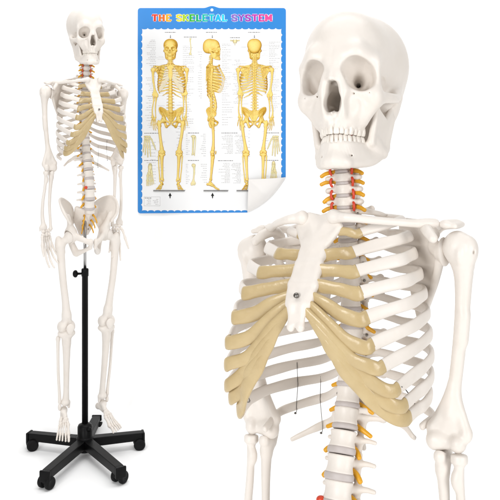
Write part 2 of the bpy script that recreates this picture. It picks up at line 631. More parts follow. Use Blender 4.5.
def simple_disc(rx, ry, h, key):
    s = Sdf((-rx - .01, -ry - .01, -h - .008), (rx + .01, ry + .01, h + .008), .001)
    s.ecyl((0, 0, 0), rx, ry, h, min(h * .8, .003), 0)
    keep(key, s.mesh(), DISCM)


keep('vertebra:lumbar', vert_lumbar(), BONE)
keep('vertebra:thoracic', vert_thoracic(), BONE)
keep('vertebra:cervical', vert_cervical(), BONE)
keep('vertebra:atlas', vert_atlas(), BONE)
simple_disc(.0210, .0160, .0052, 'disc:lumbar')
simple_disc(.0148, .0138, .0034, 'disc:thoracic')
simple_disc(.0106, .0084, .0026, 'disc:cervical')

# nerve stubs and artery pieces, in the vertebra's own frame (they leave below it)
nl = sweep(spline([(.008, .014, -.008), (.017, .012, -.011), (.0225, .010, -.0155), (.0255, .009, -.0195)], 14), (0, 1, 0),
           np.linspace(.0040, .0032, 14), np.linspace(.0050, .0036, 14), 12)
keep2('nerve:lumbar', nl, NERVE)
nt_ = sweep(spline([(.006, .014, -.008), (.014, .013, -.0105), (.022, .014, -.014), (.027, .015, -.0165)], 12), (0, 1, 0),
            np.linspace(.0030, .0020, 12), np.linspace(.0036, .0024, 12), 12)
keep2('nerve:thoracic', nt_, NERVE)
nc = sweep(spline([(.008, .006, -.0068), (.016, .002, -.0068), (.024, -.001, -.0085), (.0295, -.002, -.0115)], 12), (0, 1, 0),
           np.linspace(.0027, .0025, 12), np.linspace(.0034, .0027, 12), 12)
keep2('nerve:cervical', nc, NERVE)
ar = tube([(.0150, -.0035, -.0015), (.0160, -.0046, -.004), (.0160, -.0046, -.009), (.0150, -.0035, -.0118)], .0018, 12)
keep2('artery', ar, ARTERY)
s_ = Sdf((-.012, -.012, -.012), (.012, .012, .012), .0008)
s_.ell((0, 0, 0), (.0062, .0062, .0052))
s_.ell((.004, .001, -.001), (.0045, .0045, .004))
keep('bulge', s_.mesh(), ARTERY)


def screw_mesh():
    V, Q = lathe([(0, .0012), (.0016, .0012), (.0026, .0004), (.0028, -.0006), (.0022, -.0022), (.0014, -.0024), (.0014, -.006), (0, -.006)][::-1], 16)
    return V, Q


SCREW_VQ = screw_mesh()
keep('screw', SCREW_VQ, SCREW)

SPZ = [1.53, 1.50, 1.437, 1.372, 1.30, 1.20, 1.118, 1.063, 1.004, .967, .94, .90]
SPY = [.004, .000, -.008, -.003, .010, .010, -.006, -.027, -.041, -.041, -.034, -.015]


def spine_y(z):
    return float(np.interp(z, SPZ[::-1], SPY[::-1]))


def spine_tilt(z):
    return math.atan2(spine_y(z + .02) - spine_y(z - .02), .04)


# boundaries (disc centres): skull/C1, C1/2 ... C7/T1, T1/2 ... T12/L1 ... L5/S1
BND = [1.5045, 1.4855, 1.4690, 1.4530, 1.4370, 1.4212, 1.4055, 1.3895 - .001, 1.3725]
tz = 1.3725 - np.cumsum(np.linspace(.0215, .0256, 12)) * ((1.3725 - 1.0905) / np.linspace(.0215, .0256, 12).sum())
BND = BND[:8] + [1.3725] + list(tz) + [1.0635, 1.0345, 1.0045, .9700, .9390]
BND = [BND[0]] + BND[1:]
# 24 vertebrae from 25 boundaries; drop surplus cervical boundary
BND.pop(3)
VERT = []
for i in range(24):
    zt, zb = BND[i], BND[i + 1]
    kind = 'atlas' if i == 0 else 'cervical' if i < 7 else 'thoracic' if i < 19 else 'lumbar'
    VERT.append((kind, (zt + zb) / 2, zt - zb, zb))


# ---------------------------------------------------------------- ribs, cartilage, breastbone
# the two halves of the cage differ: ':n' the flatter half, ':f' the wider half
JN = [(.050, -.060, 1.340), (.046, -.074, 1.316), (.058, -.090, 1.293), (.068, -.101, 1.268), (.077, -.106, 1.240),
      (.084, -.109, 1.210), (.094, -.103, 1.186), (.105, -.088, 1.161), (.108, -.074, 1.142), (.107, -.062, 1.126)]
JF = [(.036, -.062, 1.338), (.056, -.088, 1.315), (.073, -.104, 1.291), (.087, -.117, 1.265), (.098, -.1225, 1.236),
      (.107, -.1215, 1.205), (.115, -.114, 1.176), (.122, -.102, 1.149), (.124, -.088, 1.131), (.120, -.074, 1.113)]
RWF = [.072, .103, .119, .128, .134, .1375, .139, .139, .137, .132, .122, .098]
RWN = [.080, .090, .100, .107, .112, .115, .117, .118, .117, .114, .108, .092]
STA = [(.022, -.078, 1.338), (.0165, -.094, 1.3075), (.0155, -.107, 1.2890), (.0155, -.117, 1.2715),
       (.0145, -.126, 1.2595), (.0120, -.131, 1.2515), (.0100, -.135, 1.2440)]


def rib_curve(i, far):
    z0 = VERT[7 + i][1]
    yv = spine_y(z0)
    w = (RWF if far else RWN)[i]
    yb = .047 - (.006 if i < 2 else 0)
    if i < 10:
        xe, ye, ze = (JF if far else JN)[i]
        ym = -.030 if i > 1 else -.008
    elif i == 10:
        xe, ye, ze, ym = (w - .004, -.020, 1.080, .01) if far else (w - .010, .0, 1.103, .02)
    else:
        xe, ye, ze, ym = (w + .005, .026, 1.060, .03) if far else (w - .019, .038, 1.080, .03)
    P = [(.0125, yv + .011, z0 + .007), (.031, yv + .032 if i > 0 else yv + .022, z0 + .005),
         (.38 * w + .014, yb, z0), (.76 * w, yb - .010 - .012 * (i < 2), z0)]
    if i < 10:
        P += [(.955 * w, .5 * (yb + ym) - .004, z0), (w, ym, z0), (.965 * w if i > 1 else .95 * w, .55 * ym + .45 * ye, z0), (xe, ye, z0)]
        if i < 2:
            P[-2] = (.86 * w + .14 * xe, .5 * (ym + ye), z0)
    elif i == 10:
        P += [(.97 * w, .022, z0), (xe, ye, z0)]
    else:
        P += [(xe, ye, z0)]
    C = spline(P, 60)
    s = np.linspace(0, 1, 60)
    drop = z0 + .004 - ze
    sag = (.012 if 2 < i < 10 else .003) * np.sin(np.pi * s ** .8)
    C[:, 2] += (-drop * s ** 1.4 - .6 * sag) if far else (-drop * s ** 2.3 - .35 * sag)
    return C


RIBS = {}
for tag_, far in (('n', False), ('f', True)):
    RIBC, CARTC = [], []
    for i in range(12):
        C = rib_curve(i, far)
        RIBC.append(C)
        s = np.linspace(0, 1, 60)
        hgt = np.interp(s, [0, .06, .15, .35, .7, 1], [.0052, .0042, .0052, .0066, .0076, .0080])
        thk = np.interp(s, [0, .06, .15, .35, .7, 1], [.0046, .0042, .0046, .0038, .0032, .0033])
        if i == 0:
            hgt, thk = hgt * .74, thk * 1.25
        if i == 10:
            hgt *= np.interp(s, [0, .6, 1], [.95, .85, .55])
        if i == 11:
            hgt *= np.interp(s, [0, .5, 1], [.9, .85, .35])
            thk *= np.interp(s, [0, .5, 1], [1, .9, .6])
        hgt = hgt * (1 + .05 * np.sin(s * 23 + i))
        lean = [.9, .5, .28, .15, .08, 0, 0, 0, -.05, -.08, -.1, -.1][i]
        rad = C - np.array((0, -.04, 0))
        rad[:, 2] = 0
        rad /= np.linalg.norm(rad, axis=1)[:, None]
        upv = np.array((0, 0, 1.0)) - lean * rad
        keep2('rib:%d:%s' % (i, tag_), sweep(C, upv, hgt, thk, 16, .72, cap1=i > 9), BONE)
        if i < 10:
            e, t = C[-1], C[-1] - C[-4]
            t /= np.linalg.norm(t)
            if i < 7:
                st = np.array(STA[i])
                if i < 4:
                    P = [e, e + t * .007, .5 * (e + st) + np.array((0, -.004, 0)), st, st + (st - e) * (.08 if i else .01)]
                else:
                    dz = [0, 0, 0, 0, .003, .008, .011][i]
                    dv = (st - e) / np.linalg.norm(st - e)
                    P = ([e, e + t * .011] if i < 6 else [e, e + t * .008, e + t * .013 + dv * .009]) + [e * .62 + st * .38 + np.array((-.003, -.006, -dz - .003)),
                         e * .28 + st * .72 + np.array((-.001, -.005, -dz * .55)), st]
            else:
                up_c = CARTC[-1]
                q = [.50, .46, .42][i - 7]
                m_ = len(up_c) - 1
                tgt = up_c[int(q * m_)] + np.array((0, .001, -.0085))
                tgt2 = up_c[min(m_, int((q + .28) * m_))] + np.array((0, .001, -.0065))
                tgt3 = up_c[min(m_, int((q + .42) * m_))] + np.array((0, .0012, -.003))
                dv = (tgt - e) / np.linalg.norm(tgt - e)
                P = [e, e + t * .008, e + t * .0135 + dv * .010, .45 * e + .55 * tgt + np.array((.0, -.004, -.007)), tgt, tgt2, tgt3]
            CC = spline(P, 44)
            CARTC.append(CC)
            sc = np.linspace(0, 1, 44)
            h0 = hgt[-1] * 1.03
            if i < 4:
                hh = h0 * np.interp(sc, [0, .15, .5, .85, 1], [1.0, 1.03, .93, 1.02, 1.10])
            elif i < 7:
                hh = h0 * np.interp(sc, [0, .1, .45, .8, 1], [1.0, 1.03, 1.08, .92, .70])
            else:
                hh = h0 * np.interp(sc, [0, .1, .5, .8, 1], [1.0, 1.03, 1.12, 1.0, .6])
            hh = hh * (1 + .03 * np.sin(sc * 19 + 2 * i) * np.minimum(1, sc * 6))
            tt = thk[-1] * np.interp(sc, [0, .15, 1], [1.06, 1.15, 1.05])
            wgt = np.minimum(1, sc / .35)[:, None]
            upc = upv[-1] * (1 - wgt) + np.array((0, -.25, 1)) * wgt
            keep2('costal_cartilage:%d:%s' % (i, tag_), sweep(CC, upc, hh, tt, 18, .75, cap0=False), CART)
    RIBS[tag_] = (RIBC, CARTC)


def build_sternum():
    s = Sdf((-.05, -.17, 1.20), (.05, -.04, 1.385), .0011, sym=True)
    top = (0, -.071, 1.357)
    # manubrium
    s.plate([((.016, -.073, 1.358), (.0285, -.077, 1.343), (.0, -.086, 1.326)), ((0, -.072, 1.354), (.016, -.073, 1.358), (0, -.086, 1.326)),
             ((.0285, -.077, 1.343), (.0160, -.088, 1.322), (0, -.088, 1.320))], .0050, .004)
    s.ell((.021, -.075, 1.352), (.008, .0055, .007), .005)
    # body
    pts = [(0, -.090, 1.322), (0, -.106, 1.297), (0, -.122, 1.272), (0, -.134, 1.250)]
    hw = [.0125, .0138, .0152, .0128]
    for i in range(3):
        a, b = pts[i], pts[i + 1]
        al, bl = (hw[i], a[1] + .001, a[2]), (hw[i + 1], b[1] + .001, b[2])
        s.plate([(a, al, bl), (a, bl, b)], .0048, .004)
    for x, y, z in STA[1:]:
        s.ell((x - .0020, y + .001, z), (.0042, .0048, .0062), .007)
    s.ell((0, -.0895, 1.324), (.013, .0052, .014), .008, rot=(-35, 0, 0))
    # xiphoid
    s.plate([((0, -.134, 1.250), (.0085, -.134, 1.250), (.0075, -.140, 1.224)), ((0, -.134, 1.250), (.0075, -.140, 1.224), (0, -.139, 1.228))], .0036, .005)
    s.ell((.0060, -.1405, 1.2225), (.0045, .0035, .0048), .004)
    s.cap((0, -.15, 1.2175), (0, -.13, 1.2175), .0026, .0026, .0015, sub=True)
    return s.mesh()


keep('sternum', build_sternum(), BONE)


# ---------------------------------------------------------------- shoulder girdle (left side)
SH = Vector((.157, -.002, 1.317))


def build_clavicle():
    P = [(.0225, -.080, 1.3555), (.045, -.084, 1.3535), (.072, -.072, 1.350), (.098, -.046, 1.3475), (.116, -.026, 1.3465), (.128, -.014, 1.3475)]
    s = Sdf((-.0, -.11, 1.32), (.17, .03, 1.40), .0011)
    C = spline(P, 22)
    r = np.interp(np.linspace(0, 1, 22), [0, .08, .25, .6, .85, 1], [.0078, .0068, .0052, .0048, .0052, .0050])
    s.chain([tuple(c) for c in C], list(r), .003)
    s.ell(P[0], (.0085, .0082, .0090), .005)
    s.ell((.121, -.0205, 1.347), (.013, .0080, .0048), .006, rot=(0, 0, 45))
    
    return s.mesh()


def build_scapula():
    s = Sdf((.03, -.06, 1.19), (.20, .085, 1.40), .0012)
    gl = (.134, .004, 1.312)
    sup, med, inf = (.064, .046, 1.357), (.060, .058, 1.318), (.082, .058, 1.218)
    lat = (.116, .024, 1.272)
    neck = (.122, .014, 1.318)
    nt2 = (.100, .026, 1.352)
    body = [(sup, nt2, med), (nt2, neck, med), (med, neck, lat), (med, lat, inf)]
    s.plate(body, .0016, .004)
    s.chain([sup, med, inf], [.0028, .0026, .0034], .003)
    s.chain([inf, lat, (.128, .010, 1.298)], [.0036, .0048, .006], .005)
    s.chain([sup, nt2], [.0026, .0026], .003)
    s.cap(neck, gl, .0085, .011, .008)
    s.ell((.138, .002, 1.312), (.0060, .0115, .0185), .004, rot=(0, 0, -15))
    s.ell((.1465, -.001, 1.312), (.0060, .0095, .0150), .003, rot=(0, 0, -15), sub=True)
    # spine of the blade and acromion
    s.plate([((.064, .056, 1.332), (.120, .026, 1.333), (.130, .036, 1.346)), ((.064, .056, 1.332), (.130, .036, 1.346), (.100, .052, 1.344))], .0022, .004)
    s.chain([(.064, .058, 1.334), (.100, .054, 1.345), (.132, .036, 1.347), (.152, .012, 1.347), (.146, -.010, 1.346)], [.003, .0042, .0052, .0056, .0050], .006)
    s.plate([((.136, .032, 1.347), (.160, .010, 1.346), (.141, -.006, 1.346)), ((.160, .010, 1.346), (.158, -.012, 1.343), (.141, -.010, 1.346))], .0036, .006)
    # coracoid
    s.chain([(.124, .006, 1.335), (.122, -.014, 1.342), (.129, -.030, 1.337), (.138, -.037, 1.328)], [.0080, .0078, .0070, .0062], .007)
    return s.mesh()


keep2('clavicle', build_clavicle(), BONE)
keep2('scapula', build_scapula(), BONE)


# ---------------------------------------------------------------- arm bones (left, own frames: joint at 0, -Z down the bone)
def build_humerus():
    L = .245
    s = Sdf((-.05, -.04, -L - .03), (.05, .045, .035), .0012)
    s.ell((-.001, .000, .0), (.0215, .0215, .0215), .004)
    s.ell((.0155, -.003, -.0005), (.0135, .0160, .0165), .006)
    s.ell((.0085, -.0165, -.0075), (.0065, .0070, .0110), .004)
    s.cap((.0155, -.0215, .004), (.0135, -.0195, -.035), .0022, .002, .004, sub=True)
    s.chain([(.007, -.001, -.012), (.0095, -.0005, -.040), (.0095, 0, -.085), (.006, .002, -.135), (.002, .003, -.180), (0, .002, -.205)],
            [.0185, .0128, .0103, .0095, .0094, .0102], .008)
    s.cap((.013, -.003, -.085), (.012, -.001, -.115), .0078, .0072, .008)
    s.plate([((.0, .003, -.175), (-.024, .003, -.226), (.022, .001, -.226)), ((-.024, .003, -.226), (.022, .001, -.226), (-.002, .0, -.243))], .0060, .008)
    s.chain([(0, .003, -.185), (.013, .002, -.205), (.0235, .001, -.228)], [.007, .0055, .0062], .006)
    s.chain([(0, .003, -.185), (-.014, .003, -.208), (-.027, .004, -.230)], [.007, .0055, .0070], .006)
    s.ell((-.0275, .004, -.231), (.0085, .0085, .0090), .005)
    s.ell((.0225, .001, -.231), (.0080, .0085, .0095), .005)
    s.cap((-.0215, 0, -.244), (-.0175, 0, -.244), .0128, .0120, .004)
    s.cap((-.0175, 0, -.243), (-.002, 0, -.243), .0112, .0092, .004)
    s.ell((.0125, -.003, -.242), (.0118, .0118, .0112), .004)
    s.ell((-.004, .017, -.228), (.0095, .0105, .0095), .003, sub=True)
    s.ell((.0125, -.011, -.226), (.0050, .0040, .0050), .004, sub=True)
    s.cap((.030, -.013, -.002), (.0245, -.010, -.004), .0021, .0020, .0015, sub=True)
    return s.mesh()


def build_ulna():
    s = Sdf((-.04, -.035, -.225), (.03, .035, .035), .0011)
    s.chain([(-.012, .0185, .010), (-.012, .0190, -.006), (-.011, .0125, -.022)], [.0078, .0088, .0095], .006)
    s.ell((-.0115, -.0065, -.0185), (.0085, .0062, .0085), .012)
    s.cap((-.011, .006, -.022), (-.011, .002, -.034), .0102, .0085, .006)
    s.ell((-.012, 0, 0), (.022, .0132, .0135), .002, sub=True)
    s.chain([(-.011, .002, -.032), (-.0095, .004, -.075), (-.0105, .005, -.125), (-.0155, .002, -.170), (-.019, .0, -.200)],
            [.0085, .0066, .0058, .0050, .0056], .006)
    s.ell((-.019, 0, -.203), (.0075, .0075, .0060), .004)
    s.cap((-.022, .006, -.204), (-.0225, .007, -.212), .0026, .002, .003)
    return s.mesh()


def build_radius():
    s = Sdf((-.015, -.03, -.225), (.045, .03, .0), .0011)
    s.ecyl((.0135, -.003, -.0185), .0108, .0108, .0048, .002)
    s.ell((.0135, -.003, -.0100), (.0085, .0085, .0050), .002, sub=True)
    s.chain([(.0135, -.003, -.020), (.0135, -.003, -.036), (.0145, -.002, -.070), (.019, 0, -.115), (.018, 0, -.160), (.012, -.001, -.190)],
            [.0075, .0058, .0060, .0063, .0068, .0085], .006)
    s.ell((.0085, -.004, -.042), (.0062, .0065, .0105), .006)
    s.ell((.011, -.001, -.198), (.0145, .0095, .0105), .008)
    s.cap((.023, -.001, -.200), (.0245, -.001, -.209), .0050, .0030, .005)
    s.ell((.010, -.001, -.211), (.011, .007, .005), .003, sub=True)
    return s.mesh()


def bone_rod(s, a, b, ra, rm, rb, k=.003):
    a, b = np.array(a, float), np.array(b, float)
    m = (a + b) / 2
    s.cap(a, a * .7 + b * .3, ra, rm, k)
    s.cap(a * .7 + b * .3, a * .3 + b * .7, rm, rm, k)
    s.cap(a * .3 + b * .7, b, rm, rb, k)


def build_hand():
    s = Sdf((-.03, -.02, -.04), (.035, .02, .008), .0009)
    for c, r in (((-.014, -.001, -.008), (.0070, .0070, .0060)), ((-.016, -.008, -.009), (.004, .004, .004)), ((-.003, .001, -.007), (.0075, .0065, .0060)),
                 ((.0105, .001, -.008), (.0085, .0065, .0065)), ((-.0125, -.001, -.020), (.0070, .0075, .0065)),
                 ((-.001, .001, -.020), (.0066, .0075, .0085)), ((.0095, .001, -.0205), (.0055, .0065, .0055)), ((.0185, -.002, -.0185), (.0060, .0065, .0060))):
        s.ell(c, r, .0012)
    carp = s.mesh()
    fingers = []
    spec = [  # base, splay(deg), lengths (metacarpal, proximal, middle, distal), thickness, curl
        ((.0105, .001, -.0275), 5, (.044, .0265, .0165, .0115), 1.0, (2, 10, 12, 10)),
        ((.0005, .001, -.0290), 1, (.043, .0290, .0190, .0125), 1.0, (4, 10, 16, 12)),
        ((-.0085, .0005, -.0275), -3, (.038, .0265, .0180, .0125), .92, (5, 14, 18, 14)),
        ((-.0165, -.001, -.0260), -7, (.035, .0215, .0130, .0115), .85, (7, 16, 18, 14)),
        ((.0235, -.004, -.0225), 22, (.032, .0220, 0, .0165), 1.05, (14, 8, 0, 8))]
    for base, spl, Ls, th, curl in spec:
        f = Sdf((-.075, -.085, -.165), (.095, .02, 0), .0010)
        p = np.array(base)
        bend = 0
        for j, (l, cu) in enumerate(zip(Ls, curl)):
            if l == 0:
                continue
            bend += cu
            d = np.array((math.sin(R(spl)) * math.cos(R(bend)), -math.sin(R(bend)), -math.cos(R(spl)) * math.cos(R(bend))))
            q = p + d * l
            r0, rm, r1 = [(.0058, .0034, .0060), (.0054, .0034, .0046), (.0046, .0030, .0038), (.0040, .0024, .0030)][j]
            bone_rod(f, p + d * .003, q - d * .0025, r0 * th * .92, rm * th, r1 * th * .92, .003)
            p = q + d * .0012
        fingers.append(f.mesh())
    return carp, fingers


def build_foot():
    """ankle at 0, heel towards +Y, toes towards -Y, sole down; great toe on the -X side (left foot)"""
    s = Sdf((-.04, -.085, -.065), (.045, .06, .02), .0012)
    s.ell((0, .0, -.008), (.0165, .0215, .0130), .004)
    s.cap((-.003, -.010, -.014), (-.006, -.028, -.018), .0105, .0105, .004)
    s.chain([(.004, -.012, -.034), (.003, .015, -.034), (.001, .030, -.040)], [.0110, .0130, .0135], .008)
    s.cap((.008, -.02, -.034), (.012, -.036, -.036), .010, .0095, .004)
    s.ell((-.009, -.042, -.022), (.0125, .0070, .0110), .002)
    for x, z in ((-.018, -.029), (-.008, -.024), (.001, -.025)):
        s.ell((x, -.053, z), (.0062, .0085, .0085), .002)
    s.ell((.0125, -.050, -.034), (.0095, .0105, .0080), .002)
    tars = s.mesh()
    toes = []
    spec = [((-.0195, -.060, -.031), -3, (.043, .022, 0, .0165), 1.45), ((-.0085, -.061, -.026), -1, (.050, .0165, .0085, .007), .9),
            ((.0015, -.061, -.027), 2, (.047, .0155, .008, .007), .9), ((.0100, -.059, -.034), 5, (.045, .0145, .007, .007), .9),
            ((.0180, -.055, -.038), 9, (.043, .0135, .0065, .007), .9)]
    for base, spl, Ls, th in spec:
        f = Sdf((-.06, -.165, -.08), (.06, -.035, 0), .0011)
        p = np.array(base)
        bends = (-22 if th < 1 else -20, 6, -20, -34)
        if base[0] > .005:
            bends = (-14, 2, -20, -34)
        for j, l in enumerate(Ls):
            if l == 0:
                continue
            bend = bends[j]
            d = np.array((math.sin(R(spl)) * math.cos(R(bend)), -math.cos(R(spl)) * math.cos(R(bend)), math.sin(R(bend))))
            q = p + d * l
            r0, rm, r1 = [(.0062, .0038, .0062), (.0054, .0036, .0046), (.0044, .0034, .0040), (.0042, .0032, .0036)][j]
            bone_rod(f, p + d * .003, q - d * .0025, r0 * th, rm * th, r1 * th, .003)
            p = q + d * .0012
        toes.append(f.mesh())
    return tars, toes


keep2('humerus', build_humerus(), BONE)
keep2('ulna', build_ulna(), BONE)
keep2('radius', build_radius(), BONE)
carp, fing = build_hand()
keep2('hand', carp, BONE)
for i, f in enumerate(fing):
    keep2('finger:%d' % i, f, BONE)
tars, toes = build_foot()
keep2('foot', tars, BONE)
for i, f in enumerate(toes):
    keep2('toe:%d' % i, f, BONE)


# ---------------------------------------------------------------- pelvis
HIP = Vector((.073, -.006, .851))


def build_hip():
    s = Sdf((-.005, -.10, .77), (.15, .085, 1.0), .0014)
    ac = np.array(HIP)
    asis, c1, c2, c3, psis = (.108, -.046, .918), (.119, -.026, .946), (.114, .006, .966), (.085, .038, .964), (.047, .056, .936)
    aur, scn = (.043, .040, .902), (.058, .030, .876)
    top = (.075, .0, .880)
    mid = (.088, .006, .925)
    rim = [tuple(p) for p in spline([(.088, -.040, .893), asis, c1, c2, c3, psis, aur], 26)]
    s.plate([(mid, rim[i], rim[i + 1]) for i in range(25)] + [(mid, aur, scn), (scn, top, mid), (top, rim[0], mid)], .0028, .006)
    s.chain(rim, [.0054 - .0008 * math.sin(i * .9) for i in range(26)], .004)
    s.chain([aur, scn, (.066, .018, .862)], [.006, .0065, .010], .006)
    s.ell(ac, (.0265, .0275, .0275), .010)
    s.cap((.074, -.008, .866), (.086, -.022, .918), .016, .003, .014)
    # pubis and seat bones
    s.chain([(.060, -.026, .848), (.036, -.052, .838), (.0125, -.064, .828)], [.0115, .0090, .0095], .008)
    s.cap((.0095, -.063, .834), (.0095, -.058, .814), .0080, .0070, .006)
    s.chain([(.0125, -.056, .812), (.028, -.032, .800), (.044, .0, .790)], [.0070, .0068, .0110], .006)
    s.chain([(.066, .016, .842), (.058, .022, .818), (.047, .010, .792)], [.0140, .0125, .0135], .008)
    # socket
    s.ell(ac + np.array((.012, -.006, -.004)), .0222, .003, sub=True)
    return s.mesh()


def build_sacrum():
    s = Sdf((-.06, -.07, .83), (.06, .09, .96), .0013, sym=True)
    s.ecyl((0, -.028, .928), .0205, .0150, .008, .003, .001)
    s.plate([((0, -.022, .925), (.042, .010, .935), (.040, .030, .895)), ((0, -.022, .925), (.040, .030, .895), (0, .014, .885)),
             ((0, .014, .885), (.040, .030, .895), (.014, .040, .850)), ((0, .014, .885), (.014, .040, .850), (0, .036, .850))], .0088, .008)
    s.cap((0, .036, .852), (0, .030, .835), .006, .004, .006)
    for z, y, x in ((.915, -.012, .018), (.897, .004, .016), (.880, .018, .014), (.866, .027, .012)):
        s.cap((x, y - .02, z), (x, y + .012, z - .004), .0032, .0028, .003, sub=True)
    return s.mesh()


keep2('hip_bone', build_hip(), BONE)
keep('sacrum', build_sacrum(), BONE)
for i, (z, y, x) in enumerate(((.915, -.016, .018), (.897, .000, .016), (.880, .012, .014))):
    keep2('sacral_nerve:%d' % i, sweep(spline([(x, y + .008, z), (x + .004, y - .008, z - .008), (x + .010, y - .012, z - .022), (x + .011, y - .012, z - .027)], 12),
                                       (0, 1, 0), np.linspace(.0036, .0022, 12), np.linspace(.0036, .0024, 12), 10), NERVE)


# ---------------------------------------------------------------- leg bones (left, joint at 0)
LF, LT = .304, .266


def build_femur():
    L = LF
    s = Sdf((-.045, -.05, -L - .03), (.07, .05, .035), .0014)
    s.ell((0, 0, 0), .0205, .004)
    s.cap((.004, 0, -.004), (.034, .002, -.022), .0125, .0135, .006)
    s.ell((.040, .005, -.018), (.0125, .0165, .020), .008)
    s.cap((.041, .008, -.006), (.038, .006, -.03), .0085, .011, .006)
    s.ell((.020, .010, -.050), (.0075, .0080, .010), .006)
    s.chain([(.034, .002, -.032), (.031, -.002, -.070), (.023, -.006, -.140), (.012, -.006, -.205), (.005, -.003, -.255)],
            [.0175, .0145, .0132, .0134, .0165], .010)
    s.cap((.004, -.002, -.255), (.002, .0, -.288), .0155, .0215, .010)
    s.ell((-.0165, .006, -.294), (.0148, .0235, .0185), .008)
    s.ell((.0205, .006, -.294), (.0148, .0240, .0185), .008)
    s.ell((.002, .026, -.300), (.0062, .016, .018), .004, sub=True)
    s.cap((.002, -.022, -.315), (.002, -.024, -.27), .006, .005, .006, sub=True)
    return s.mesh()


def build_tibia():
    L = LT
    s = Sdf((-.045, -.05, -L - .03), (.05, .045, .02), .0014)
    s.ell((-.014, .003, -.012), (.0200, .0200, .0120), .006)
    s.ell((.0165, .003, -.012), (.0200, .0195, .0120), .006)
    s.cap((.001, .002, -.016), (.001, -.002, -.045), .0225, .0150, .010)
    s.ell((.001, -.017, -.036), (.0085, .0065, .014), .007)
    s.chain([(.001, -.002, -.045), (-.001, -.003, -.100), (-.004, -.001, -.170), (-.006, 0, -.225), (-.005, .001, -.250)],
            [.0165, .0135, .0114, .0116, .0150], .008)
    s.chain([(.0, -.014, -.05), (-.001, -.011, -.12), (-.004, -.006, -.19)], [.004, .0035, .004], .008)
    s.ell((-.004, .001, -.254), (.0165, .0150, .0100), .006)
    s.cap((-.0175, .001, -.254), (-.0185, -.001, -.270), .0070, .0048, .005)
    return s.mesh()


def build_fibula():
    L = LT
    s = Sdf((.0, -.03, -L - .03), (.05, .04, .0), .0012)
    s.ell((.0310, .012, -.030), (.0085, .0095, .0105), .004)
    s.chain([(.0315, .012, -.035), (.0300, .011, -.080), (.0265, .008, -.150), (.0195, .006, -.220), (.0175, .004, -.250)],
            [.0070, .0060, .0056, .0058, .0068], .005)
    s.ell((.0170, .004, -.268), (.0065, .0085, .0125), .005)
    return s.mesh()


def build_patella():
    s = Sdf((-.03, -.02, -.03), (.03, .02, .03), .0012)
    s.ell((0, 0, .002), (.0165, .0075, .0150), .004)
    s.ell((0, .001, -.010), (.0085, .0060, .0110), .008)
    return s.mesh()


keep2('femur', build_femur(), BONE)
keep2('tibia', build_tibia(), BONE)
keep2('fibula', build_fibula(), BONE)
keep2('patella', build_patella(), BONE)


# ================================================================== putting a skeleton together
def empty(name, M, label, cat, group=None):
    o = bpy.data.objects.new(name, None)
    COL.objects.link(o)
    o.matrix_world = M
    o.empty_display_size = .05
    o['label'] = label
    o['category'] = cat
    if group:
        o['group'] = group
    return o


def part(name, me, parent, M=None):
    o = bpy.data.objects.new(name, me)
    COL.objects.link(o)
    if parent is not None:
        o.parent = parent
    o.matrix_local = M if M is not None else Matrix.Identity(4)
    return o


I4 = Matrix.Identity(4)
ALLPARTS = []      # (mesh data, matrix in skeleton space) of the standing pose, used for the printed chart


SKQ = (.915, 1.0, .995)


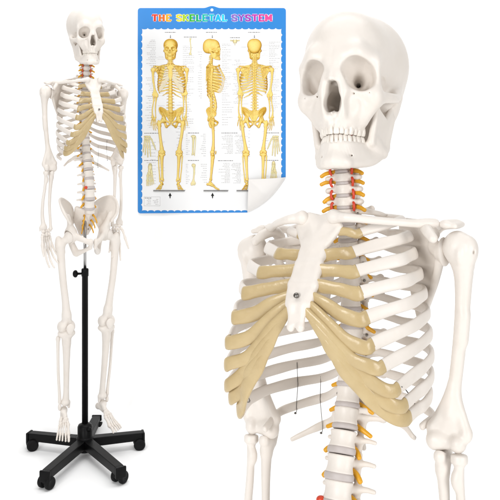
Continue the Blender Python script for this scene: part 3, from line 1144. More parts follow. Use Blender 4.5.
def skeleton(root, cfg):
    log = []

    def P(key, parent, M=None, name=None, PM=I4):
        VQ, me = MESH[key]
        o = part(name or key.split(':')[0], me, parent, M)
        log.append((VQ, PM @ (M or I4), me.materials[0].name))
        return o, PM @ (M or I4)

    # skull
    sk = cfg['skull']
    C1 = Vector((0, 0, 1.503))
    Ms = (Matrix.Translation(C1 + Vector(sk.get('shift', (0, 0, 0)))) @ Euler((R(sk.get('pitch', 0)), R(sk.get('roll', 0)), R(sk['yaw']))).to_matrix().to_4x4()
          @ Matrix.Diagonal((*[sk['scale'] * q for q in sk.get('q', SKQ)], 1)) @ Matrix.Translation((0, -.004, .0165)))
    so, _ = P('skull', root, Ms)
    mo, _ = P('mandible', root, Ms)
    for i in range(14):
        P('tooth:u%d' % i, so, None, PM=Ms)
        P('tooth:d%d' % i, mo, None, PM=Ms)

    # spine
    for i, (kind, z, pitch, zb) in enumerate(VERT):
        base = {'atlas': .019, 'cervical': .0160, 'thoracic': .0232, 'lumbar': .0305}[kind]
        sz = pitch / base
        if kind == 'thoracic':
            sx = .88 + .27 * (i - 7) / 11
        elif kind == 'cervical':
            sx = .96 + .10 * i / 6
        elif kind == 'lumbar':
            sx = .90 + .14 * (i - 19) / 4
        else:
            sx = 1.0
        M = Matrix.Translation((0, spine_y(z), z)) @ Matrix.Rotation(-spine_tilt(z), 4, 'X') @ Matrix.Diagonal((sx, sx, sz, 1))
        M = M @ Euler([R(rng.uniform(-1.6, 1.6)) for _ in range(3)]).to_matrix().to_4x4()
        v, PM = P('vertebra:' + kind, root, M)
        if kind == 'atlas':
            continue
        dz = (zb - z) / sz
        P('disc:' + kind, v, Matrix.Translation((0, 0, dz)), PM=PM)
        for sd in 'lr':
            P('nerve:%s:%s' % (kind, sd), v, Matrix.Translation([rng.uniform(-.0008, .0008) for _ in range(3)]) @ Euler([R(rng.uniform(-7, 7)) for _ in range(3)]).to_matrix().to_4x4(), 'nerve', PM)
            if kind == 'cervical':
                P('artery:' + sd, v, None, 'artery', PM)
        if i == 21:
            o, _ = P('bulge', v, Matrix.Translation((-.019, -.008, dz + .001)), 'bulging_disc', PM)
        if kind == 'thoracic' and i < 18:
            for sg in (-1, 1):
                P('screw', v, Matrix.Translation((sg * .0175, .0085, .002)) @ Euler((R(75), 0, R(sg * 38))).to_matrix().to_4x4() @ Matrix.Scale(.72, 4), PM=PM)

    # ribs
    for i in range(12):
        for sd in 'lr':
            r_, PM = P('rib:%d:%s:%s' % (i, 'n' if sd == cfg['near'] else 'f', sd), root)
            if i < 10:
                P('costal_cartilage:%d:%s:%s' % (i, 'n' if sd == cfg['near'] else 'f', sd), r_, None, 'costal_cartilage', PM)
    st, PM = P('sternum', root)
    P('screw', st, Matrix.Translation((0, -.1385, 1.2605)) @ Euler((R(90 - 28), 0, 0)).to_matrix().to_4x4() @ Matrix.Scale(1.25, 4), PM=PM)
    # wires that tie the lower ribs together
    for key in ('rib_wire:0', 'rib_wire:1', 'rib_wire:2'):
        for sd in 'lr':
            if sd == cfg['near'] and key[-1] != '2':
                continue
            P(key + (':n:' if sd == cfg['near'] else ':f:') + sd, root, None, 'rib_wire')

    # shoulders and arms
    for sd, sg in (('l', 1), ('r', -1)):
        far = sd != cfg['near']
        pin = Vector((sg * .0225, -.080, 1.3555))
        P('clavicle:' + sd, root, Matrix.Translation(pin) @ Matrix.Diagonal((.86 if far else 1.02, 1, 1, 1)) @ Matrix.Translation(-pin))
        P('scapula:' + sd, root, Matrix.Translation((-sg * (.016 if far else .003), 0, 0)))
        S = Vector((sg * (SH.x - (.011 if far else .002)), SH.y, SH.z))
        E_, W_ = Vector(cfg['elbow_' + sd]), Vector(cfg['wrist_' + sd])
        P('humerus:' + sd, root, frame_to(S, E_, (1, cfg.get('twist_' + sd, 0) * sg, 0)) @ Matrix.Diagonal((.86, .88, (E_ - S).length / .245, 1)))
        fm = frame_to(E_ + (E_ - W_).normalized() * .004, W_, (1, cfg.get('ftwist_' + sd, 0) * sg, 0)) @ Matrix.Diagonal((.92, .95, (W_ - E_).length / .212, 1))
        P('ulna:' + sd, root, fm)
        P('radius:' + sd, root, fm)
        hd = Vector(cfg['hand_' + sd])
        hm = frame_to(W_ - hd.normalized() * .014, W_ + hd, (1, cfg.get('htwist_' + sd, 0) * sg, 0))
        h, PM = P('hand:' + sd, root, hm)
        for k in range(5):
            P('finger:%d:%s' % (k, sd), h, None, 'finger', PM)
    # pelvis
    PW = Matrix.Translation((cfg.get('pelvis_x', 0), 0, 0)) @ Matrix.Diagonal((cfg.get('pelvis_w', 1), 1, 1, 1))
    sac, PM = P('sacrum', root, PW)
    for k in range(3):
        for sd in 'lr':
            P('sacral_nerve:%d:%s' % (k, sd), sac, None, 'nerve', PM)
    for sd in 'lr':
        P('hip_bone:' + sd, root, PW)
    if cfg.get('legs'):
        for sd, sg in (('l', 1), ('r', -1)):
            H = Vector((cfg.get('pelvis_x', 0) + sg * (HIP.x * cfg.get('pelvis_w', 1) + .007), HIP.y - .006, HIP.z - .004))
            K, A = Vector(cfg['knee_' + sd]), Vector(cfg['ankle_' + sd])
            tw = cfg.get('ltwist_' + sd, 0) * sg
            P('femur:' + sd, root, frame_to(H, K, (1, tw, 0)) @ Matrix.Scale((K - H).length / LF, 4))
            tm = frame_to(K, A, (1, tw, 0)) @ Matrix.Scale((A - K).length / LT, 4)
            P('tibia:' + sd, root, tm)
            P('fibula:' + sd, root, tm)
            P('patella:' + sd, root, tm @ Matrix.Translation((0.002, -.031, .012)))
            ft = tm @ Matrix.Translation((0, .002, -LT - .008)) @ Euler((R(cfg['point_' + sd]), 0, R(cfg['toeout_' + sd] * sg))).to_matrix().to_4x4() @ Matrix.Scale(.86, 4)
            f, PM = P('foot:' + sd, root, ft)
            for k in range(5):
                P('toe:%d:%s' % (k, sd), f, None, 'toe', PM)
    return log


# wires: hook round the ribs at a fixed fraction of their length
def wire(x0, a, b, RIBC):
    pts = []
    for i in range(a, b + 1):
        C = RIBC[i][:38] if i < 11 else RIBC[i]
        j = int(np.argmin(np.abs(C[:, 0] - x0 * (1 if i < 11 else .93))))
        q = C[j]
        out = np.array((q[0], q[1] + .04, 0))
        out /= np.linalg.norm(out)
        pts.append(q - out * .0045 + np.array((0, 0, .003)))
        pts.append(q - out * .0050 - np.array((0, 0, .004)))
    q = pts[-1]
    pts.append(q + np.array((-.001, -.002, -.002)))
    pts.append(q + np.array((.0005, -.003, -.0045)))
    w = tube(pts, .00045, 60, 6)
    knot = lathe([(0, .0016), (.0015, .0010), (.0018, 0), (.0015, -.001), (0, -.0016)][::-1], 10)
    return merge(w, xform(knot, Matrix.Translation(pts[-1])))


for tag_ in 'nf':
    RC, CC = RIBS[tag_]
    keep2('rib_wire:0:' + tag_, wire(.102, 8, 10, RC), WIRE)
    keep2('rib_wire:1:' + tag_, wire(.070, 9, 11, RC), WIRE)
    keep2('rib_wire:2:' + tag_, merge(tube([RC[7][-3] + (.002, -.006, -.002), .5 * (RC[7][-3] + RC[8][-3]) + (-.004, .012, 0), RC[9][-6] + (-.004, .004, .004), CC[9][9] + (0, .006, .008)], .0007, 20, 6),
                                      xform(lathe([(0, .0022), (.0022, .0014), (.0026, 0), (.0022, -.0014), (0, -.0022)][::-1], 10), Matrix.Translation(CC[9][9] + (0, .005, .007)))), WIRE)

ARM = dict(elbow_l=(.131, .004, 1.082), elbow_r=(-.141, .004, 1.070), wrist_l=(.128, -.004, .864), wrist_r=(-.142, -.004, .864),
           hand_l=(.0, -.10, -1), hand_r=(0, -.10, -1))

# ---------------------------------------------------------------- the close-up skeleton
PSI, PHI, XO, ZH, DD, Z0 = 33, 10, (345 - 250) * 1.0645 / F, 1.4855, 1.0645, 1.4
Mbig = (Matrix.Translation((XO, DD, CAM_H + Z0 - ZH)) @ Matrix.Rotation(R(-PHI), 4, 'X') @ Matrix.Rotation(R(-PSI), 4, 'Z')
        @ Matrix.Translation((0, 0, -Z0)))
# put the Empty at the thing's base (pelvis) but keep the anatomy frame in its children
big = empty('skeleton_model', Mbig, 'large close-up skeleton cut off at the waist, facing slightly left with bared teeth', 'skeleton', 'model skeletons')
cfg = dict(ARM)
cfg.update(near='l', skull=dict(yaw=9, scale=1.03, shift=(.017, 0, .0005)), hand_l=(.0, -.05, -1), legs=False)
skeleton(big, cfg)

# ---------------------------------------------------------------- the whole skeleton on its stand
SMX = (86 - 250) * 3.0 / F
KS = 1.17
Msm = Matrix.Translation((SMX, 3.0, -.142)) @ Matrix.Rotation(R(32), 4, 'Z') @ Matrix.Diagonal((KS * .865, KS * .865, KS, 1))
small = empty('skeleton_model', Msm, 'small full length skeleton hanging on the black wheeled stand', 'skeleton', 'model skeletons')
cfg = dict(ARM)
cfg.update(pelvis_w=.93, pelvis_x=.006, near='r', skull=dict(yaw=-3, scale=.885, q=(1.02, 1.04, .985), shift=(0, 0, -.023)), legs=True,
           knee_l=(.078, -.012, .546), knee_r=(-.078, -.012, .546), ankle_l=(.074, .010, .291), ankle_r=(-.082, .010, .293),
           point_l=14, point_r=14, toeout_l=14, toeout_r=18, ltwist_l=0, ltwist_r=0,
           hand_l=(-.08, -.1, -1), hand_r=(.10, -.1, -1), htwist_r=-.5, htwist_l=-.4, wrist_r=(-.154, .004, .864), wrist_l=(.128, .01, .864))
SM_LOG = skeleton(small, cfg)


# ================================================================== wheeled stand
def solid(name, VQ, mat, parent, M=None, smooth=True):
    return part(name, to_mesh(name, VQ[0], VQ[1], mat, smooth), parent, M)


def beveled_box(sx, sy, sz, bev=.003, seg=3):
    import bmesh
    bm = bmesh.new()
    bmesh.ops.create_cube(bm, size=1)
    bmesh.ops.scale(bm, vec=(sx, sy, sz), verts=bm.verts)
    bmesh.ops.bevel(bm, geom=bm.edges[:], offset=bev, segments=seg, affect='EDGES', profile=.5)
    bmesh.ops.triangulate(bm, faces=bm.faces[:])
    V = np.array([v.co[:] for v in bm.verts])
    Q = np.array([[v.index for v in f.verts] for f in bm.faces])
    bm.free()
    return V, Q


HX, HY = (85 - 250) * 3.0 / F, 3.0
stand = empty('wheeled_stand', Matrix.Translation((HX, HY, 0)), 'black five legged stand on castors with a tall pole up to the pelvis', 'stand')
HZ = .050
# column, rod and collars
solid('hub', lathe([(0, HZ - .032), (.030, HZ - .032), (.036, HZ - .026), (.036, HZ + .016), (.032, HZ + .022), (.0285, HZ + .024), (.0285, HZ + .060), (.025, HZ + .068), (.0165, HZ + .072), (.0125, HZ + .074), (0, HZ + .074)], 40), BLACK, stand)
solid('pole', lathe([(0, HZ + .03), (.0118, HZ + .03), (.0118, .690), (.0138, .691), (.0138, .716), (.0122, .720), (0, .720)], 32), BLACK, stand)
solid('rod', lathe([(0, .70), (.0058, .70), (.0058, .905), (0, .905)], 24), CHROME, stand)
kn = solid('knob', xform(lathe([(0, .020), (.0075, .019), (.0125, .015), (.0145, .010), (.0135, .005), (.0095, .002), (.005, 0), (.0042, -.008), (.0042, -.022), (0, -.022)][::-1], 24),
                         Matrix.Translation((-.026, -.006, .701)) @ Euler((0, R(-90), R(14))).to_matrix().to_4x4()), BLACK, stand)
solid('clamp_bolt', xform(lathe([(0, .020), (.006, .019), (.0085, .014), (.0085, .004), (.005, 0), (.004, -.02), (0, -.02)][::-1], 20),
                          Matrix.Translation((.020, -.018, HZ + .055)) @ Euler((R(60), R(25), 0)).to_matrix().to_4x4()), BLACK, stand)


def caster(parent, x, y, yaw, zt):
    c = part('caster', to_mesh('caster', *xform(merge(xform(beveled_box(.036, .030, .012, .004), Matrix.Translation((-.006, 0, .040))),
                                                      lathe([(0, .030), (.0075, .030), (.0075, zt), (0, zt)], 20),
                                                      ) if False else merge(xform(beveled_box(.040, .020, .022, .006), Matrix.Translation((.006, 0, .032)))), I4), RUBBER), parent,
             Matrix.Translation((x, y, 0)) @ Matrix.Rotation(yaw, 4, 'Z'))
    solid('stem', lathe([(0, .028), (.0065, .028), (.0065, zt), (0, zt)], 16), BLACK, c)
    for s in (-1, 1):
        prof = [(0, -.0085), (.012, -.0085), (.0150, -.0095), (.0205, -.0075), (.0225, -.004), (.0225, .004), (.0205, .0075), (.0150, .0095), (.012, .0085), (0, .0085)]
        solid('wheel', xform(lathe(prof, 32), Matrix.Translation((.010, s * .0165, .0228)) @ Matrix.Rotation(R(90), 4, 'X')), RUBBER, c)
    return c


for ang, ln, cy in ((166, .222, 200), (16, .208, 10), (255, .285, 240), (305, .300, 60), (90, .215, 80)):
    a = R(ang)
    d = Vector((math.cos(a), math.sin(a), 0))
    # pressed-steel channel: tapered beam with a dropped lip at its end
    V, Q = beveled_box(ln - .022, 1, 1, .0)if False else beveled_box(1, 1, 1, .06, 2)
    V = V.copy()
    u = V[:, 0] + .5
    L0 = .026
    V[:, 0] = L0 + u * (ln - L0 + .014)
    V[:, 1] *= .036 - .004 * u
    V[:, 2] *= .034 - .004 * u
    M = Matrix.Rotation(a, 4, 'Z') @ Matrix.Translation((0, 0, HZ + .002))
    lg = solid('leg', (V, Q), BLACK, stand, M, smooth=False)
    solid('end_cap', xform(beveled_box(.010, .040, .040, .003), Matrix.Translation((ln + .016, 0, -.004))), BLACK, lg)
    caster(lg, ln - .008, 0, R(cy) - a, .045).location.z = -HZ - .002


# ================================================================== backdrop sweep (floor rising into the wall)
WALL = 3.6


def backdrop():
    prof = [(-2.5, 0), (0, 0), (2.9, 0)]
    r = .6
    for t in np.linspace(0, 90, 16):
        prof.append((WALL - r + r * math.sin(R(t)), r - r * math.cos(R(t))))
    prof.append((WALL, 1.2))
    prof.append((WALL, 3.6))
    n = len(prof)
    xs = [-4.5, -2, 0, 2, 4.5]
    V = np.array([(x, y, z) for x in xs for y, z in prof])
    Q = np.array([(i * n + j, (i + 1) * n + j, (i + 1) * n + j + 1, i * n + j + 1) for i in range(len(xs) - 1) for j in range(n - 1)])
    return V, Q


bd = part('white_backdrop', to_mesh('white_backdrop', *backdrop(), BACKM), None)
bd['kind'] = 'structure'


# ================================================================== wall chart
SP = WALL / F          # metres per 1/500 at the wall
CX, CY_ = 212.0, 110.0


def wx(px):
    return (px - CX) * SP


def wz(py):
    return (CY_ - py) * SP


Mp = Matrix.Translation(((CX - 250) * SP, WALL - .004, CAM_H - (CY_ - YH) * SP))
chart = empty('wall_chart', Mp, 'blue bordered skeletal system wall chart with its lower right corner curled', 'wall chart')


def flat_poly(name, pts, mat, y, th, parent):
    """flat sheet of thickness th cut to an outline given in chart coordinates"""
    import bmesh
    bm = bmesh.new()
    vs = [bm.verts.new((x, y, z)) for x, z in pts]
    f = bm.faces.new(vs)
    bm.normal_update()
    if f.normal.y > 0:
        bmesh.ops.reverse_faces(bm, faces=[f])
    bmesh.ops.triangulate(bm, faces=bm.faces[:], ngon_method='EAR_CLIP')
    r = bmesh.ops.extrude_face_region(bm, geom=bm.faces[:])
    bmesh.ops.translate(bm, vec=(0, -th, 0), verts=[v for v in r['geom'] if isinstance(v, bmesh.types.BMVert)])
    bmesh.ops.recalc_face_normals(bm, faces=bm.faces[:])
    me = bpy.data.meshes.new(name)
    bm.to_mesh(me)
    bm.free()
    me.materials.append(mat)
    return part(name, me, parent)


FA, FB, FT = (285.6, 177.0), (247.4, 212.4), (248.6, 179.2)


def rounded(x0, y0, x1, y1, r, corners):
    out = []
    for cx, cy, a0, on in ((x0, y0, 180, 0), (x1, y0, 270, 1)):
        pass
    return out


board = []
for t in np.linspace(180, 270, 7):
    board.append((140.6 + 2.6 * math.cos(R(t)), 10.8 + 2.6 * math.sin(R(t))))
for t in np.linspace(-1, 1, 15):
    board.append((212 + 8.5 * t, 8.2 - 2.0 * (.5 + .5 * math.cos(math.pi * t))))
for t in np.linspace(270, 360, 7):
    board.append((283.2 + 2.6 * math.cos(R(t)), 10.8 + 2.6 * math.sin(R(t))))
board += [FA, FB]
for t in np.linspace(90, 180, 7):
    board.append((140.6 + 2.6 * math.cos(R(t)), 210.6 + 2.6 * math.sin(R(t))))
flat_poly('board', [(wx(a), wz(b)) for a, b in board], BLUE, 0, .0012, chart)

# white printed field with a scalloped edge
fld = []


def scallop(a, b, n, out):
    a, b = np.array(a, float), np.array(b, float)
    nrm = np.array(out, float)
    for i in range(n):
        for t in np.linspace(0, 1, 9)[:-1]:
            # blue half-moons reach into the white field
            p = a + (b - a) * (i + t) / n
            bump = 1.35 * math.sqrt(max(0, 1 - (2 * t - 1) ** 2)) 
            fld.append(tuple(p - nrm * bump))


scallop((141.2, 28.2), (282.4, 28.2), 21, (0, -1))
scallop((282.4, 28.2), (282.4, 180.0), 22, (1, 0))
fld.append((282.4, 180.2))
fld.append((248.5, 211.4))
scallop((248.0, 211.4), (141.2, 211.4), 16, (0, 1))
scallop((141.2, 211.4), (141.2, 28.2), 27, (-1, 0))
FX0, FX1, FY0, FY1 = 143.6, 280.0, 30.6, 209.0
inner = [(FX0, FY0), (FX1, FY0), (FX1, 180.2), (248.5, FY1), (FX0, FY1)]
fv, ff = [(wx(p), -.0020, wz(q)) for p, q in inner], [(0, 2, 1), (0, 3, 2), (0, 4, 3)]
nf = len(fld)
for i in range(nf):
    p, q = fld[i], fld[(i + 1) % nf]
    if p[0] > 248 and p[1] > 180.05:
        continue
    ip, iq = [(min(max(r_[0], FX0), FX1), min(max(r_[1], FY0), FY1)) for r_ in (p, q)]
    b_ = len(fv)
    fv += [(wx(c_[0]), y_, wz(c_[1])) for c_, y_ in ((p, -.0020), (q, -.0020), (ip, -.0020), (iq, -.0020), (p, -.0013), (q, -.0013))]
    ff.append((b_, b_ + 2, b_ + 1))
    if abs(ip[0] - iq[0]) + abs(ip[1] - iq[1]) > 1e-6:
        ff.append((b_ + 1, b_ + 2, b_ + 3))
    ff += [(b_, b_ + 1, b_ + 5), (b_, b_ + 5, b_ + 4)]
part('printed_field', to_mesh('printed_field', np.array(fv), np.array(ff), SHEET, False), chart)
flat_poly('hanging_hole', [(wx(212 + 1.5 * math.cos(t)), wz(10.1 + 1.5 * math.sin(t))) for t in np.linspace(0, 2 * math.pi, 20)[:-1]], SHEET, -.0013, .0004, chart)


# curled corner
def curl():
    A, B, T = np.array(FA), np.array(FB), np.array(FT)
    n, m = 28, 28
    V = []
    mid = (A + B) / 2
    outdir = np.array((1.0, 1.05))
    outdir /= np.linalg.norm(outdir)
    for i in range(n + 1):
        u = i / n
        e = A + (B - A) * u
        e = e + outdir * 4.6 * (4 * u * (1 - u)) ** .9      # bowed fold
        for j in range(m + 1):
            v = j / m
            # run from fold (v=0) towards the tip; the flap narrows to the tip
            p = e * (1 - v) + T * v
            lift = .004 + .030 * math.sin(math.pi * min(1, v * 1.02) ** .62) * (1 - .35 * abs(2 * u - 1)) + .006 * v
            if v < .06:
                lift *= (v / .06) ** .5
            V.append((wx(p[0]), -.0030 - lift, wz(p[1])))
    Q = []
    for i in range(n):
        for j in range(m):
            a = i * (m + 1) + j
            Q.append((a, a + 1, a + m + 2, a + m + 1))
    V = np.array(V)
    Q = np.array(Q)
    # back skin so that the sheet has thickness
    V2 = V + np.array((0, .0007, 0))
    k = len(V)
    return np.concatenate([V, V2]), np.concatenate([Q, Q[:, ::-1] + k])


solid('curled_corner', curl(), PAPERBACK, chart)

# ---- title lettering
GLY = {
    'T': [[(0, 1), (1, 1)], [(.5, 1), (.5, 0)], ('s', .5, 0), ('v', 0, 1, -1), ('v', 1, 1, -1)],
    'H': [[(.12, 0), (.12, 1)], [(.88, 0), (.88, 1)], [(.12, .5), (.88, .5)], ('s', .12, 0), ('s', .12, 1), ('s', .88, 0), ('s', .88, 1)],
    'E': [[(.15, 0), (.15, 1)], [(.0, 1), (.95, 1)], [(.0, 0), (.95, 0)], [(.15, .5), (.7, .5)], ('v', .95, 1, -1), ('v', .95, 0, 1)],
    'S': [[(.95, .80), (.80, .95), (.5, 1.0), (.2, .95), (.06, .76), (.2, .58), (.5, .5), (.8, .42), (.94, .24), (.8, .05), (.5, 0), (.2, .05), (.05, .2)], ('v', .95, 1, -1), ('v', .05, 0, 1)],
    'K': [[(.12, 0), (.12, 1)], [(.12, .42), (.85, 1)], [(.38, .60), (.88, 0)], ('s', .12, 0), ('s', .12, 1), ('s', .85, 1), ('s', .90, 0)],
    'L': [[(.2, 0), (.2, 1)], [(.0, 0), (.95, 0)], ('s', .2, 1), ('v', .95, 0, 1)],
    'A': [[(.12, 0), (.5, 1), (.88, 0)], [(.25, .33), (.75, .33)], ('s', .12, 0), ('s', .88, 0)],
    'Y': [[(.08, 1), (.5, .5), (.92, 1)], [(.5, .5), (.5, 0)], ('s', .08, 1), ('s', .92, 1), ('s', .5, 0)],
    'M': [[(.08, 0), (.08, 1), (.5, .25), (.92, 1), (.92, 0)], ('s', .06, 0), ('s', .94, 0), ('s', .06, 1), ('s', .94, 1)],
}


def stroke_quads(p, q, w):
    p, q = np.array(p, float), np.array(q, float)
    t = (q - p) / (np.linalg.norm(q - p) + 1e-9)
    n = np.array((-t[1], t[0])) * w
    e = t * w * .0
    return [p - e - n, q + e - n, q + e + n, p - e + n]


def glyph(ch, x, y, w, h, sw, depth):
    """boxes of letter strokes; x,y lower left in chart px (y down), returns V,Q"""
    polys = []

    def mp(a):
        return np.array((x + a[0] * w, y - a[1] * h))
    for g in GLY[ch]:
        if g[0] == 's':
            c = mp((g[1], g[2]))
            polys.append(stroke_quads(c + (-w * .24, 0), c + (w * .24, 0), sw * .62))
        elif g[0] == 'v':
            c = mp((g[1], g[2]))
            polys.append(stroke_quads(c, c + (0, -g[3] * h * .27), sw * .6))
        else:
            pts = [mp(a) for a in g]
            for a, b in zip(pts[:-1], pts[1:]):
                ww = sw * (1.3 if abs(a[0] - b[0]) < abs(a[1] - b[1]) * .7 else .85)
                polys.append(stroke_quads(a, b, ww))
            for a in pts[1:-1] if len(pts) > 2 else []:
                polys.append([a + sw * np.array((math.cos(t), math.sin(t))) for t in np.linspace(0, 2 * math.pi, 9)[:-1]][::2])
    V, Q = [], []
    for k, pl in enumerate(polys):
        b = len(V)
        dy = depth - k * .000012
        for a in pl:
            V.append((wx(a[0]), dy, wz(a[1])))
        Q.append((b, b + 1, b + 2, b + 3))
    return np.array(V), np.array(Q)


def hsv(h, s, v):
    import colorsys
    c = colorsys.hsv_to_rgb(h, s, v)
    return tuple(x ** 2.2 for x in c)


TITLE = 'THE SKELETAL SYSTEM'
LX = {}
x = 152.8
words = TITLE.split(' ')
# (letter, centre x, colour)
ink = [(.78, .16, .10), (.80, .30, .08), (.82, .55, .10), None, (.82, .76, .12), (.52, .70, .10), (.12, .58, .15), (.06, .55, .30), (.05, .60, .55), (.05, .62, .70), (.08, .60, .80), (.10, .70, .82), None,
       (.40, .28, .66), (.40, .18, .62), (.52, .14, .58), (.62, .14, .56), (.72, .14, .48), (.80, .18, .46)]
pos = [152.4 + 6.95 * k for k in range(3)] + [None] + [176.8 + 6.46 * k for k in range(8)] + [None] + [232.0 + 6.72 * k for k in range(6)]
ttl = None
for ch, px, c in zip(TITLE, pos, ink):
    if ch == ' ':
        continue
    w = 5.1 if ch != 'M' else 5.8
    V, Q = glyph(ch, px, 21.0, w, 5.9, 1.28, -.0013)
    o = part('title_letter', to_mesh('title_letter', V, Q, SHEET, False), chart)
    V, Q = glyph(ch, px, 21.0, w, 5.9, .86, -.0018)
    m = plain('title_ink', tuple(v ** 1.6 for v in c), .5, spec=.2, var=.05, scale=80)
    part('letter_face', to_mesh('letter_face', V, Q, m, False), o)


# ---- printed skeleton figures: flattened drawings of the same anatomy
def coarse(VQ, M, cell):
    V, Q = xform(VQ, M)
    key = np.round(V / cell).astype(np.int64)
    _, inv = np.unique(key, axis=0, return_inverse=True)
    inv = inv.ravel()
    n = inv.max() + 1
    cnt = np.bincount(inv, minlength=n)
    W = np.stack([np.bincount(inv, V[:, k], n) / cnt for k in range(3)], 1)
    if Q.shape[1] == 4:
        Tt = np.concatenate([Q[:, [0, 1, 2]], Q[:, [0, 2, 3]]])
    else:
        Tt = Q
    Tt = inv[Tt]
    ok = (Tt[:, 0] != Tt[:, 1]) & (Tt[:, 1] != Tt[:, 2]) & (Tt[:, 0] != Tt[:, 2])
    Tt = Tt[ok]
    Tt = np.unique(Tt, axis=0)
    return W, Tt


def figure(view, cx, top, bottom, groups=None, name='printed_figure', white=0.0, keepf=None, zrot=None):
    vs, fs, n, fl = [], [], 0, []
    for VQ, M, mn in SM_LOG:
        if mn not in ('bone_plastic', 'cartilage_plastic', 'disc_plastic', 'tooth_plastic'):
            continue
        W, Tt = coarse(VQ, M, .0042)
        if len(Tt) == 0:
            continue
        vs.append(W)
        fs.append(Tt + n)
        n += len(W)
        fl += [mn == 'cartilage_plastic'] * len(W)
    V = np.concatenate(vs)
    V[:, 1] *= .865
    Tt = np.concatenate(fs)
    ang = R(view)
    c, s = math.cos(ang), math.sin(ang)
    X = V[:, 0] * c - V[:, 1] * s
    Y = V[:, 0] * s + V[:, 1] * c
    Z = V[:, 2]
    P3 = np.stack([X, Y, Z], 1)
    fn = np.cross(P3[Tt[:, 1]] - P3[Tt[:, 0]], P3[Tt[:, 2]] - P3[Tt[:, 0]])
    vn = np.zeros_like(P3)
    for k in range(3):
        for q in range(3):
            vn[:, q] += np.bincount(Tt[:, k], fn[:, q], len(P3))
    vn /= np.linalg.norm(vn, axis=1)[:, None] + 1e-12
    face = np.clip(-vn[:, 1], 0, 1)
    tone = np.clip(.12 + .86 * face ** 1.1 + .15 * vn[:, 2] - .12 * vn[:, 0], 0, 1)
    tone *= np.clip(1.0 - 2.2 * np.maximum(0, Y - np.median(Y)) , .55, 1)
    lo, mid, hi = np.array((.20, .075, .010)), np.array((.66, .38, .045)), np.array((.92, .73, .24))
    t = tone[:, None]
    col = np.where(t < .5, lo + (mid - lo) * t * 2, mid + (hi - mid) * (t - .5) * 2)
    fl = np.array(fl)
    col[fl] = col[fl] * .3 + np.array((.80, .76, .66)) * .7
    sc = (bottom - top) / (Z.max() - Z.min())
    px = cx + (X - 0) * sc
    py = bottom - (Z - Z.min()) * sc
    yn = (Y - Y.min()) / (Y.max() - Y.min())
    front = np.stack([wx(px), -.0022 - .0016 * (1 - yn), wz(py)], 1)
    # keep only what faces the reader
    keepm = fn[:, 1] < 0
    Tt = Tt[keepm]
    me = to_mesh(name, front, Tt, PRINT, True)
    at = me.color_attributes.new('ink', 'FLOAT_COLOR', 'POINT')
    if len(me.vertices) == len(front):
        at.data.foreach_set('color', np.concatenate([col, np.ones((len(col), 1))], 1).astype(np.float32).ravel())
    return part(name, me, chart)


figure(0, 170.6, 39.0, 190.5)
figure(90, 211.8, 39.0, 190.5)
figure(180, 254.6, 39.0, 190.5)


# ---- fine print: rows of word-length dashes too small to read, headings, leader lines, arrows
def dashes(boxes, mat, name, depth=-.00225):
    V, Q = [], []
    for i, (x0, y0, x1, y1) in enumerate(boxes):
        b = len(V)
        for a in ((x0, y1), (x1, y1), (x1, y0), (x0, y0)):
            V.append((wx(a[0]), depth, wz(a[1])))
        Q.append((b, b + 1, b + 2, b + 3))
    return part(name, to_mesh(name, np.array(V), np.array(Q), mat, False), chart)


def words_row(x0, x1, y, h=.42):
    out, x = [], x0
    while x < x1 - .4:
        w = random.uniform(.7, 2.6)
        w = min(w, x1 - x)
        out.append((x, y, x + w, y + h))
        x += w + .45
    return out


fp, hd = [], []
# columns of labels beside the figures
for cx0, cx1, y0, y1, st, side in ((146, 156, 40, 98, 1.75, 1), (183, 195, 46, 100, 1.8, -1), (197.5, 202, 52, 100, 2.2, 1), (222, 232, 44, 100, 1.9, -1),
                                   (232, 240.5, 60, 104, 1.5, 1), (269, 280.5, 42, 112, 1.7, -1), (145, 152, 96, 128, 2.2, 1), (183.5, 194, 102, 128, 2.2, -1),
                                   (222, 235, 102, 126, 2.4, -1), (146, 156, 142, 186, 3.1, 1), (186, 190, 134, 156, 2, -1), (200, 206, 134, 156, 2, 1),
                                   (186, 190, 164, 184, 2, -1), (199, 207, 164, 184, 2, 1), (221.5, 233, 135, 154, 1.3, 1), (233.5, 243, 135, 154, 1.3, 1),
                                   (218, 230, 163, 183, 1.3, 1), (231, 241, 163, 183, 1.3, 1), (146, 151, 199, 204.5, 1.3, 1), (152.5, 158.5, 199, 204.5, 1.3, 1),
                                   (264, 268, 130, 150, 2.6, -1), (176, 180, 120, 150, 3, 1), (247, 250, 118, 160, 3.2, 1)):
    y = y0
    while y < y1:
        l = (cx1 - cx0) * random.uniform(.35, 1)
        if side < 0:
            fp += words_row(cx0, cx0 + l, y)
        else:
            fp += words_row(cx1 - l, cx1, y)
        y += st * random.uniform(.8, 1.25)
for x0, x1, y in ((165, 176, 32.2), (206, 217, 32.2), (248, 260, 32.2), (184, 197, 36.9), (230, 240.5, 37.5), (144.5, 159.5, 132.9), (188, 199, 132.7), (221.5, 237.5, 132.7),
                  (265, 279, 132.6), (144.5, 159.5, 160.1), (188, 199, 160.1), (218, 233, 160.3), (264.5, 279, 160.0), (145, 152, 197.6)):
    dashes(words_row(x0, x1, y, .62), INKD, 'heading_print')
fr = []
for a in ((144.2, 196.6, 160.4, 196.85), (144.2, 205.6, 160.4, 205.85), (144.2, 196.6, 144.45, 205.85), (160.15, 196.6, 160.4, 205.85)):
    fr.append(a)
ld = []
for i in range(60):
    sgn = random.choice((-1, 1))
    c = random.choice((170.6, 254.6))
    y = random.uniform(44, 176)
    ld.append((c + sgn * random.uniform(5, 9), y, c + sgn * random.uniform(10, 15), y + .16))
ld = [(min(a, c), b, max(a, c), d) for a, b, c, d in ld]
dashes(fp + fr + ld, INK, 'fine_print')
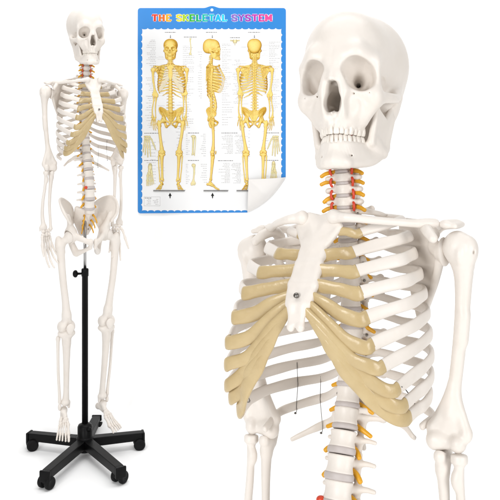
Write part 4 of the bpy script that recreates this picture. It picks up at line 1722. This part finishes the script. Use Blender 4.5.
# ground lines and arrows
flat_poly('ground_line', [(wx(a), wz(b)) for a, b in ((153.5, 190.0), (185.6, 190.0), (184.5, 191.3), (153.5, 191.2))], INKD, -.0043, .0003, chart)
flat_poly('ground_line', [(wx(a), wz(b)) for a, b in ((203.6, 190.0), (228.6, 190.0), (227.8, 191.3), (203.6, 191.2))], INKD, -.0043, .0003, chart)
flat_poly('ground_line', [(wx(a), wz(b)) for a, b in ((236.6, 190.0), (249.0, 190.0), (249.0, 191.2), (236.6, 191.2))], INKD, -.0043, .0003, chart)
for cx in (170.2, 212.6):
    flat_poly('arrow', [(wx(cx + a), wz(195.6 + b)) for a, b in ((0, -3), (1.7, .2), (.6, .2), (.6, 1.4), (0, 3.2), (-.6, 1.4), (-.6, .2), (-1.7, .2))], INKB, -.0022, .0003, chart)
for cx in (170.6, 212.4, 254.4):
    flat_poly('arrow', [(wx(cx + a), wz(36.8 + b)) for a, b in ((-.28, -1.6), (.28, -1.6), (.28, .2), (.8, .2), (0, 1.6), (-.8, .2), (-.28, .2))], INKD, -.0022, .0003, chart)


# small printed details: hands, feet, joints, a bone section
def detail(keys, x, y, size, rot=(0, 0, 0)):
    vs, fs, n = [], [], 0
    for k in keys:
        W, Tt = coarse(MESH[k][0], Euler([R(a) for a in rot]).to_matrix().to_4x4(), .0016)
        vs.append(W)
        fs.append(Tt + n)
        n += len(W)
    V, Tt = np.concatenate(vs), np.concatenate(fs)
    fn = np.cross(V[Tt[:, 1]] - V[Tt[:, 0]], V[Tt[:, 2]] - V[Tt[:, 0]])
    vn = np.zeros_like(V)
    for k in range(3):
        for q in range(3):
            vn[:, q] += np.bincount(Tt[:, k], fn[:, q], len(V))
    vn /= np.linalg.norm(vn, axis=1)[:, None] + 1e-12
    tone = np.clip(-vn[:, 1], 0, 1)[:, None]
    col = np.array((.26, .20, .08)) + tone * (np.array((.86, .76, .42)) - np.array((.26, .20, .08)))
    lo, hi = V.min(0), V.max(0)
    sc = size / (hi[2] - lo[2])
    px = x + (V[:, 0] - (lo[0] + hi[0]) / 2) * sc
    py = y - (V[:, 2] - (lo[2] + hi[2]) / 2) * sc
    yn = (V[:, 1] - lo[1]) / (hi[1] - lo[1])
    me = to_mesh('printed_detail', np.stack([wx(px), -.0022 - .0008 * (1 - yn), wz(py)], 1), Tt[fn[:, 1] < 0], PRINT, True)
    at = me.color_attributes.new('ink', 'FLOAT_COLOR', 'POINT')
    if len(me.vertices) == len(V):
        at.data.foreach_set('color', np.concatenate([col, np.ones((len(col), 1))], 1).astype(np.float32).ravel())
    part('printed_detail', me, chart)


HAND = ['hand:l'] + ['finger:%d:l' % i for i in range(5)]
FOOT = ['foot:l'] + ['toe:%d:l' % i for i in range(5)]
detail(HAND, 149.6, 146.5, 22)
detail(FOOT, 150.4, 174.5, 23, (70, 0, 0))
detail(HAND, 273.5, 146.0, 21, (0, 0, 180))
detail(FOOT, 273.5, 171.5, 21, (70, 0, 180))
detail(['tibia:l', 'fibula:l'], 193.6, 145.5, 21)
detail(['humerus:l'], 193.3, 174.5, 22)
detail(['radius:l'], 190.4, 46.8, 17)
detail(['vertebra:thoracic'], 235.0, 42.6, 6, (0, 0, 0))


# ================================================================== camera, light, render
cam = bpy.data.cameras.new('camera')
co = bpy.data.objects.new('camera', cam)
COL.objects.link(co)
co.location = (0, 0, CAM_H)
co.rotation_euler = (R(90), 0, 0)
cam.sensor_width = 36
cam.sensor_fit = 'HORIZONTAL'
cam.lens = 36 * F / 500
cam.shift_y = -(250 - YH) / 500
cam.clip_start = .05
cam.clip_end = 60
SC.camera = co

w = bpy.data.worlds.new('World')
SC.world = w
w.use_nodes = True
bg = w.node_tree.nodes['Background']
bg.inputs['Color'].default_value = (1, 1, 1, 1)
bg.inputs['Strength'].default_value = .36


def area(name, loc, target, size, power, col=(1, 1, 1)):
    l = bpy.data.lights.new(name, 'AREA')
    l.shape = 'RECTANGLE'
    l.size, l.size_y = size
    l.energy = power
    l.color = col
    o = bpy.data.objects.new(name, l)
    COL.objects.link(o)
    o.location = loc
    d = Vector(target) - Vector(loc)
    o.rotation_euler = d.to_track_quat('-Z', 'Y').to_euler()
    return o


area('softbox_left', (-2.0, -1.6, 1.8), (-.1, 1.8, 1.1), (1.2, 1.5), 75)
area('softbox_right', (2.0, -1.4, 1.6), (.1, 1.8, 1.1), (1.2, 1.5), 50)
area('softbox_top', (0, 1.7, 3.6), (0, 2.6, 0), (3.2, 2.6), 25)
area('wall_wash', (0, 2.3, 4.2), (0, 3.6, 1.5), (4.0, .5), 64)

SC.view_settings.view_transform = 'Standard'
SC.view_settings.look = 'None'
SC.view_settings.exposure = 0.0
SC.view_settings.gamma = 1.0
SC.render.engine = 'CYCLES'
SC.cycles.max_bounces = 8
SC.cycles.diffuse_bounces = 5
